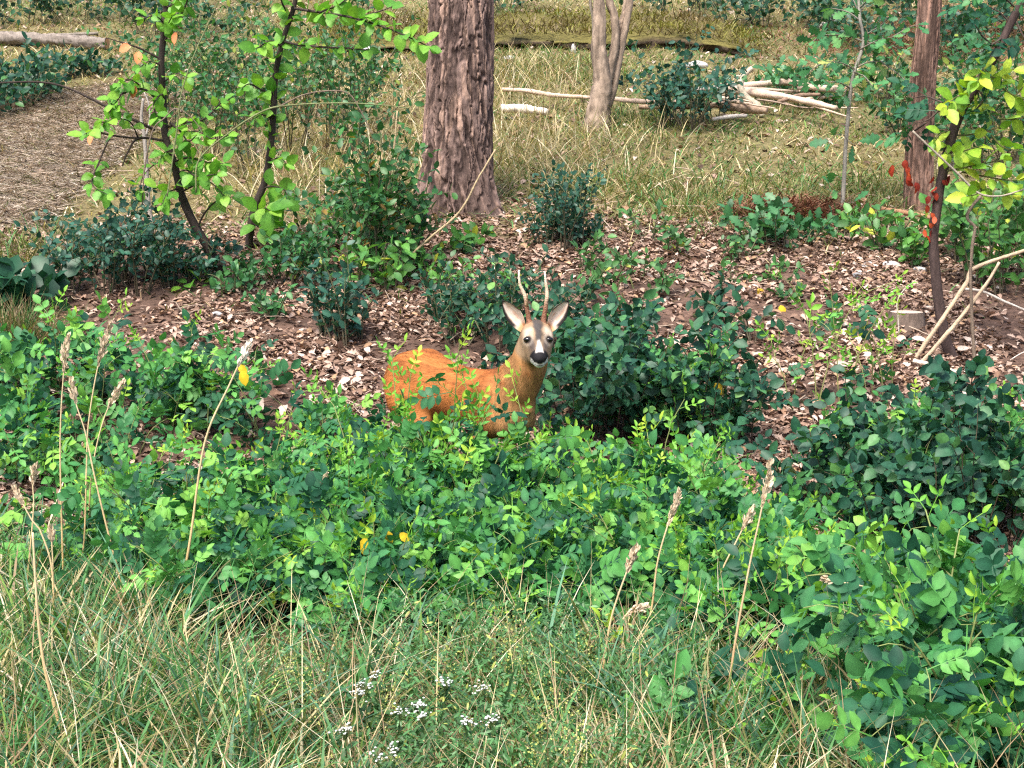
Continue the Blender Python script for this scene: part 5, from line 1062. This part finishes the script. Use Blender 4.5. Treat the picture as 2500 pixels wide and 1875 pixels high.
for px_, py2, r_, _ in bl:
    g = G(px_, py2); n_ = int(330*r_); x = g[0]+rgx.normal(0, r_*.42, n_); y = g[1]+rgx.normal(0, r_*.6, n_); k = rgx.random(n_) < slope_mask(x, y); x, y = x[k], y[k]; n_ = len(x)
    blades(mb, x, y, rgx.uniform(.15, .42, n_), rgx.uniform(.005, .009, n_), rgx.uniform(.15, .9, n_), pick(n_, rgx, straw=4, pale=1.6, brown=1.8, olive=1.6), rgx, .6)
for px_, py2, r_ in ((1290, 165, 1.0), (1380, 170, 1.0), (1250, 60, .9), (1560, 300, .5), (1640, 500, .7), (1780, 520, .8), (1500, 460, .7), (1950, 470, .9), (60, 600, .4), (30, 640, .4), (2150, 470, .6)):
    g = G(px_, py2); n_ = int(750*r_); x = g[0]+rgx.normal(0, r_*.45, n_); y = g[1]+rgx.normal(0, r_*.5, n_)
    blades(mb, x, y, rgx.uniform(.06, .22, n_), rgx.uniform(.006, .010, n_), rgx.uniform(.2, 1.0, n_), pick(n_, rgx, green=3, olive=5, lime=.8, straw=1.2, brown=.8)*.95, rgx, .5)
tag(obj('slope_grass', mb.mesh('slope_grass', M_GRASS)), 'dry and mossy grass covering the slope behind the deer', kind='stuff')
# moss cushions on the ledge and dry cuttings on the path
mb = MB(); x, y = rand_pts(60000, 17, 26, rgx); gl = np.array(P0); yl = np.interp(x, gl[:, 0], gl[:, 1]); k = (y > yl-.1) & (y < yl+1.9) & (x > gl[0, 0]) & (x < gl[-1, 0]); x, y = x[k], y[k]; n_ = len(x)
lz = ground_z(x, y)+.30*LEDGE_K*sstep(0, .12, (x-gl[0, 0])/(gl[-1, 0]-gl[0, 0]))*sstep(0, .12, 1-(x-gl[0, 0])/(gl[-1, 0]-gl[0, 0]))
blades(mb, x, y, rgx.uniform(.05, .16, n_), rgx.uniform(.010, .018, n_), rgx.uniform(.3, 1.1, n_), np.where((fbm(x*2.2, y*2.2, 98, 3)+rgx.normal(0, .08, n_) > .52)[:, None], np.array([(.20, .19, .04)]), np.array([(.16, .12, .055)]))*rgx.uniform(.5, 1.3, (n_, 1)), rgx, z0=lz-.02)
tag(obj('moss', mb.mesh('moss', M_GRASS)), 'yellow-green moss and short grass on the earth ledge', kind='stuff')
mb = MB(); pm, pM = PATH_POLY.min(0), PATH_POLY.max(0); x = rgx.uniform(pm[0], pM[0], 26000); y = rgx.uniform(pm[1], pM[1], 26000); k = in_poly(x, y, PATH_POLY); x, y = x[k], y[k]; n_ = len(x)
blades(mb, x, y, rgx.uniform(.05, .18, n_), rgx.uniform(.006, .014, n_), rgx.uniform(1.15, 1.33, n_), np.array([(.50, .42, .34), (.40, .32, .25), (.26, .20, .15), (.62, .55, .47), (.20, .21, .09)])[rgx.choice(5, n_, p=[.3, .24, .14, .17, .15])], rgx, .1, z0=ground_z(x, y)+.024)
tag(obj('dry_cuttings', mb.mesh('dry_cuttings', M_LITTER)), 'dry straw and needles strewn over the footpath', kind='stuff')
# brown needles high on the right and dead fern-like branch
mb = MB()
for (px_, py2, rx, ry, n_) in ((2330, 110, 2.2, 1.6, 5000), (2440, 60, 2.0, 1.6, 3500), (1960, 525, .45, .25, 1500), (1900, 535, .4, .2, 900)):
    g = G(px_, py2); x = g[0]+rgx.normal(0, rx*.5, n_); y = g[1]+rgx.normal(0, ry*.5, n_)
    blades(mb, x, y, rgx.uniform(.06, .22, n_), rgx.uniform(.006, .011, n_), rgx.uniform(.8, 1.25, n_), np.array([(.22, .11, .07)])*rgx.uniform(.5, 1.4, (n_, 1)), rgx, .1, z0=ground_z(x, y)+rgx.uniform(0, .05, n_))
tag(obj('pine_needles', mb.mesh('pine_needles', M_LITTER)), 'reddish-brown dead needles heaped on the slope', kind='stuff')
# grass tuft, left edge
g = G(40, 865); mb = MB(); n_ = 900; x = rgx.normal(0, .10, n_); y = rgx.normal(0, .08, n_)
blades(mb, x, y, rgx.uniform(.2, .42, n_), rgx.uniform(.003, .006, n_), rgx.uniform(.1, .7, n_), pick(n_, rgx, green=3, olive=3, brown=4, straw=1)*.8, rgx, .6, z0=0*x-.02); o = obj('grass_tuft', mb.mesh('grass_tuft', M_GRASS)); o.location = tuple(g); tag(o, 'brown-green grass tuft beside the broad-leaved plants', 'grass tuft')

# ------------------------------------------------------------------ tall dry stalks
HEADT = blade_leaf([.3, .7], [.22, .2], .3, .1)
def stalk(pts, head, label, r=.0030, col=(.52, .38, .18), hr=.012, seed=0, yb=None, hcol=(.62, .50, .36)):
    rr = np.random.default_rng(seed+300); g = G(*pts[0]); y0 = g[1] if yb is None else yb; o0 = np.array([W(*pts[0], y0)[0], y0, float(ground_z(W(*pts[0], y0)[0], y0))])
    root = thing('dry_grass_stalk', o0, label, 'grass stalk', 'tall dry grass stalks'); P = np.array([W(a, b, y0) for a, b in pts]); P[0, 2] = min(P[0, 2], o0[2]); P = resample(P, 40)-o0; mb = MB()
    tube(mb, P, np.linspace(r, r*.5, 40), 6, lerp(np.tile(np.array(col), (40, 1)), (.60, .48, .30), np.linspace(0, 1, 40)), .1, seed=seed, coln=.3); obj('stem', mb.mesh('stalk', M_STEM, True), root)
    if head > 0:
        s = np.concatenate([[0], np.cumsum(np.linalg.norm(np.diff(P, axis=0), axis=1))]); n_ = int(70+head*500); u = s[-1]-head*rr.random(n_); c = np.stack([np.interp(u, s, P[:, j]) for j in range(3)], 1)
        ax = nrm(P[-1]-P[-8]); tt = (s[-1]-u)/head; off = nrm(rr.normal(0, 1, (n_, 3)))*(hr*np.sin(np.clip(tt*.9+.12, 0, 1)*math.pi)*rr.uniform(.2, 1, n_))[:, None]
        D = ax+off/hr*.5+rr.normal(0, .15, (n_, 3)); B = basis(D, rr.normal(0, 1, (n_, 3)))*(rr.uniform(.012, .024, n_))[:, None, None]
        m2 = MB(); scatter(m2, HEADT, c+off*.8, B, np.array(hcol)*rr.uniform(.6, 1.2, (n_, 1))); obj('seed_head', m2.mesh('seed_head', M_LITTER), root)
S_ = [([(157, 1470), (152, 1320), (147, 1077), (156, 904), (167, 823)], .13, 'straight dry stalk with a dense tan seed head beside the leaning pair'),
      ([(184, 1470), (205, 1325), (211, 1150), (216, 1034), (239, 895), (269, 793)], .16, 'tallest dry stalk of the cluster, its long seed head leaning outward'),
      ([(315, 1530), (290, 1400), (269, 1320), (234, 1177), (208, 1055), (187, 990), (174, 930)], .08, 'bent dry stalk with a fat pale seed head crossing the others'),
      ([(210, 1400), (215, 1290), (226, 1142), (256, 1016), (299, 934)], .12, 'dry stalk with a brown tilted seed head'),
      ([(428, 1545), (440, 1450), (464, 1320), (500, 1080), (560, 940), (607, 840)], .09, 'lone thick pale stalk with a white tattered tip before the yellow leaf'),
      ([(700, 1440), (717, 1370), (729, 1320), (770, 1215), (795, 1160)], .10, 'short tan stalk bending over the rose thicket'),
      ([(170, 1880), (140, 1750), (109, 1630), (92, 1500), (80, 1300)], .0, 'thick broken straw-coloured stalk low in the grass'),
      ([(130, 1600), (128, 1400), (100, 1300), (78, 1270), (37, 1195)], .06, 'thin stalk with a small whitish head leaning away from the cluster'),
      ([(60, 1480), (70, 1380), (82, 1240), (80, 1180), (88, 1140)], .07, 'thin pale stalk with a narrow head at the edge of the herbs'),
      ([(1560, 1600), (1590, 1490), (1608, 1360), (1657, 1200)], .12, 'slender tan stalk with a thin spike standing in the thicket front'),
      ([(1455, 1740), (1470, 1650), (1495, 1500), (1552, 1338)], .08, 'slender pale stalk with drooping tip in the grass before the thicket'),
      ([(1764, 1800), (1792, 1587), (1827, 1395), (1860, 1240), (1882, 1128)], .13, 'tall reddish stalk with a cream spike beside the large-leaved rose'),
      ([(1690, 1580), (1740, 1440), (1836, 1246)], .08, 'thin stalk leaning between thicket and large-leaved rose'),
      ([(1480, 1640), (1500, 1560), (1530, 1500), (1575, 1480)], .07, 'low arching stalk with a nodding pale head'),
      ([(2225, 1700), (2180, 1500), (2130, 1440), (2015, 1415)], .05, 'thin stalk laid over against the large-leaved rose'),
      ([(130, 1560), (131, 1450), (126, 1310), (122, 1290)], .05, 'short stalk with a whitish tip inside the dry cluster')]
for k, (pts, hd_, lab) in enumerate(S_): stalk(pts, hd_, lab, r=.0055 if k in (4, 6) else .0042, seed=k, hr=.018 if k < 4 else .013, col=(.50, .33, .14) if k not in (11,) else (.42, .24, .12), hcol=(.78, .72, .64) if k in (4,) else (.62, .50, .36))
# thin grass stems poking from the thicket
mb = MB()
for px_, py2, y in ((1000, 1240, 5.3), (1110, 1180, 5.4), (1115, 1330, 5.3), (930, 1300, 5.2), (1600, 1200, 5.5), (2230, 1290, 5.0), (2060, 1190, 5.0), (2180, 1260, 4.9), (1270, 1180, 5.4), (700, 1340, 5.1)):
    pass
# ------------------------------------------------------------------ white flowers and bedstraw
def flower(px_, py2, label, seed, size=.015, y=None):
    rr = np.random.default_rng(seed+900); 
    for y in np.arange(3.2, 6, .02):
        if W(px_, py2, y)[2]-ground_z(W(px_, py2, y)[0], y) < .26: break
    top = W(px_, py2, y); b0 = zb(top[0]+rr.normal(0, .02), y+.02); root = thing('white_flower', b0, label, 'flower', 'white umbel flowers in the grass'); mb = MB()
    P = resample(np.array([[0, 0, -.01], [(top-b0)[0]*.4, 0, (top-b0)[2]*.5], top-b0]), 10); tube(mb, P, .0016, 5, (.12, .18, .06), cap=False); obj('stem', mb.mesh('flower_stem', M_STEM, True), root)
    m2 = MB(); nf = int(rr.integers(12, 30))
    for k in range(nf):
        o_ = np.array([rr.normal(0, size*.75), rr.normal(0, size*.75), rr.normal(0, size*.4)]); ball(m2, P[-1]+o_, rr.uniform(.0018, .0036), np.array((.66, .67, .64))*rr.uniform(.85, 1), (1.2, 1.2, .7), nu=7, nv=5); tube(m2, np.array([P[-2], P[-1]+o_]), .0008, 3, (.14, .2, .07), cap=False)
    obj('flower_head', m2.mesh('flower_head', M_WHITE, True), root)
    m3 = MB(); n_ = 40; u = rr.random(n_); c = np.stack([np.interp(u, np.linspace(0, 1, 10), P[:, j]) for j in range(3)], 1); B = basis(rr.normal(0, 1, (n_, 3))+np.array([0, 0, .3]), np.array([0, 0, 1.])+rr.normal(0, .4, (n_, 3)))*(rr.uniform(.02, .045, n_))[:, None, None]
    scatter(m3, TPL['nar'], c, B, np.array((.06, .14, .05))*rr.uniform(.6, 1.3, (n_, 1))); tag(obj('leaves', m3.mesh('flower_leaves', M_FOL), root), kind='stuff')
for k, (a, b, lab) in enumerate([(893, 1672, 'topmost large cluster of white florets in the grass'), (876, 1692, 'white florets touching the large cluster'), (842, 1780, 'dense white flower cluster low in the grass'), (1023, 1722, 'white florets beside the yellowish bedstraw'), (979, 1732, 'small white cluster between two larger ones'), (1141, 1760, 'white umbel of a close pair'), (1195, 1752, 'roundest white umbel of a close pair'), (962, 1826, 'tiny white cluster near the lower edge of the grass'), (920, 1844, 'flat white cluster near the lower edge of the grass'), (1088, 1663, 'faint white florets high among the bedstraw'), (1178, 1678, 'sparse white florets above the close pair'), (915, 1648, 'cream-white fading florets above the large cluster'), (1030, 1745, 'single white florets hanging under a cluster')]): flower(a, b, lab, k)
mb = MB(); n_ = 19000; x = rgx.uniform(-.75, .55, n_); y = rgx.uniform(3.6, 4.95, n_); k = fbm(x*2.5, y*2.5, 93, 3)+.25*np.exp(-((x+.15)/.35)**2) > .50; x, y = x[k], y[k]; n_ = len(x); z = ground_z(x, y)+rgx.random(n_)**.8*.24
B = basis(rgx.normal(0, 1, (n_, 3))+np.array([0, 0, .4]), np.array([0, -.3, 1.])+rgx.normal(0, .5, (n_, 3)))*(rgx.uniform(.010, .026, n_))[:, None, None]
scatter(mb, TPL['nar'], np.stack([x, y, z], 1), B, np.where((rgx.random(n_) < .05)[:, None], np.array([(.30, .33, .08)]), np.array([(.07, .175, .06)]))*rgx.uniform(.6, 1.4, (n_, 1)))
for px_, py2 in ((1240, 1560), (1330, 1700), (1400, 1760), (1310, 1850), (1080, 1620), (950, 1700), (1430, 1600), (760, 1680), (700, 1630), (1260, 1600), (1410, 1830)):
    for y0 in np.arange(3.2, 6, .02):
        if W(px_, py2, y0)[2] < .26: break
    c0 = W(px_, py2, y0); m_ = 150; c = c0+rgx.normal(0, 1, (m_, 3))*np.array([.022, .022, .05]); B = basis(rgx.normal(0, 1, (m_, 3)), rgx.normal(0, 1, (m_, 3)))*(rgx.uniform(.003, .0065, m_))[:, None, None]
    scatter(mb, TPL['rnd'], c, B, np.array((.42, .44, .13))*rgx.uniform(.6, 1.2, (m_, 1)))
tag(obj('bedstraw', mb.mesh('bedstraw', M_FOL)), 'fine-leaved bedstraw with yellowish flower froth in the grass', kind='stuff')
# ------------------------------------------------------------------ yellow leaves caught in the plants
def loose(kind, px_, py2, y, size, label, D=(0.4, -.3, -.6)):
    B = basis(np.array(D)+rgx.normal(0, .15, 3), nrm(np.array([0, -.9, .5])+rgx.normal(0, .15, 3))); o = obj(kind+'_leaf', LEAF[kind][0], None, rm4(B, size, W(px_, py2, y))); tag(o, label, 'leaf', 'yellow leaves caught in the shrubs')
for a, b, lab in ((976, 1301, 'largest orange-yellow leaf caught in the thicket'), (894, 1312, 'narrow orange-yellow leaf caught in the thicket'), (882, 1330, 'orange-yellow leaf lowest of three in the thicket'), (940, 1297, 'pale yellow leaf next to the largest one')): loose('yellow', a, b, 5.3, .045, lab)
loose('yellow', 590, 905, 6.2, .06, 'lobed yellow leaf behind the lone pale stalk'); loose('yellow', 580, 892, 6.22, .045, 'folded yellow leaf touching the lobed yellow one')
for a, b, lab in ((1745, 935, 'yellow leaf on the dark shrub behind the deer'), (1905, 745, 'small yellow leaf on the brown litter'), (1850, 705, 'pale yellow leaf above the litter'), (1680, 535, 'yellow leaf in the grass beside the litter')): loose('yellow', a, b, G(a, min(b+120, 1090))[1] if b > 900 else G(a, b)[1]-.1, .07, lab)
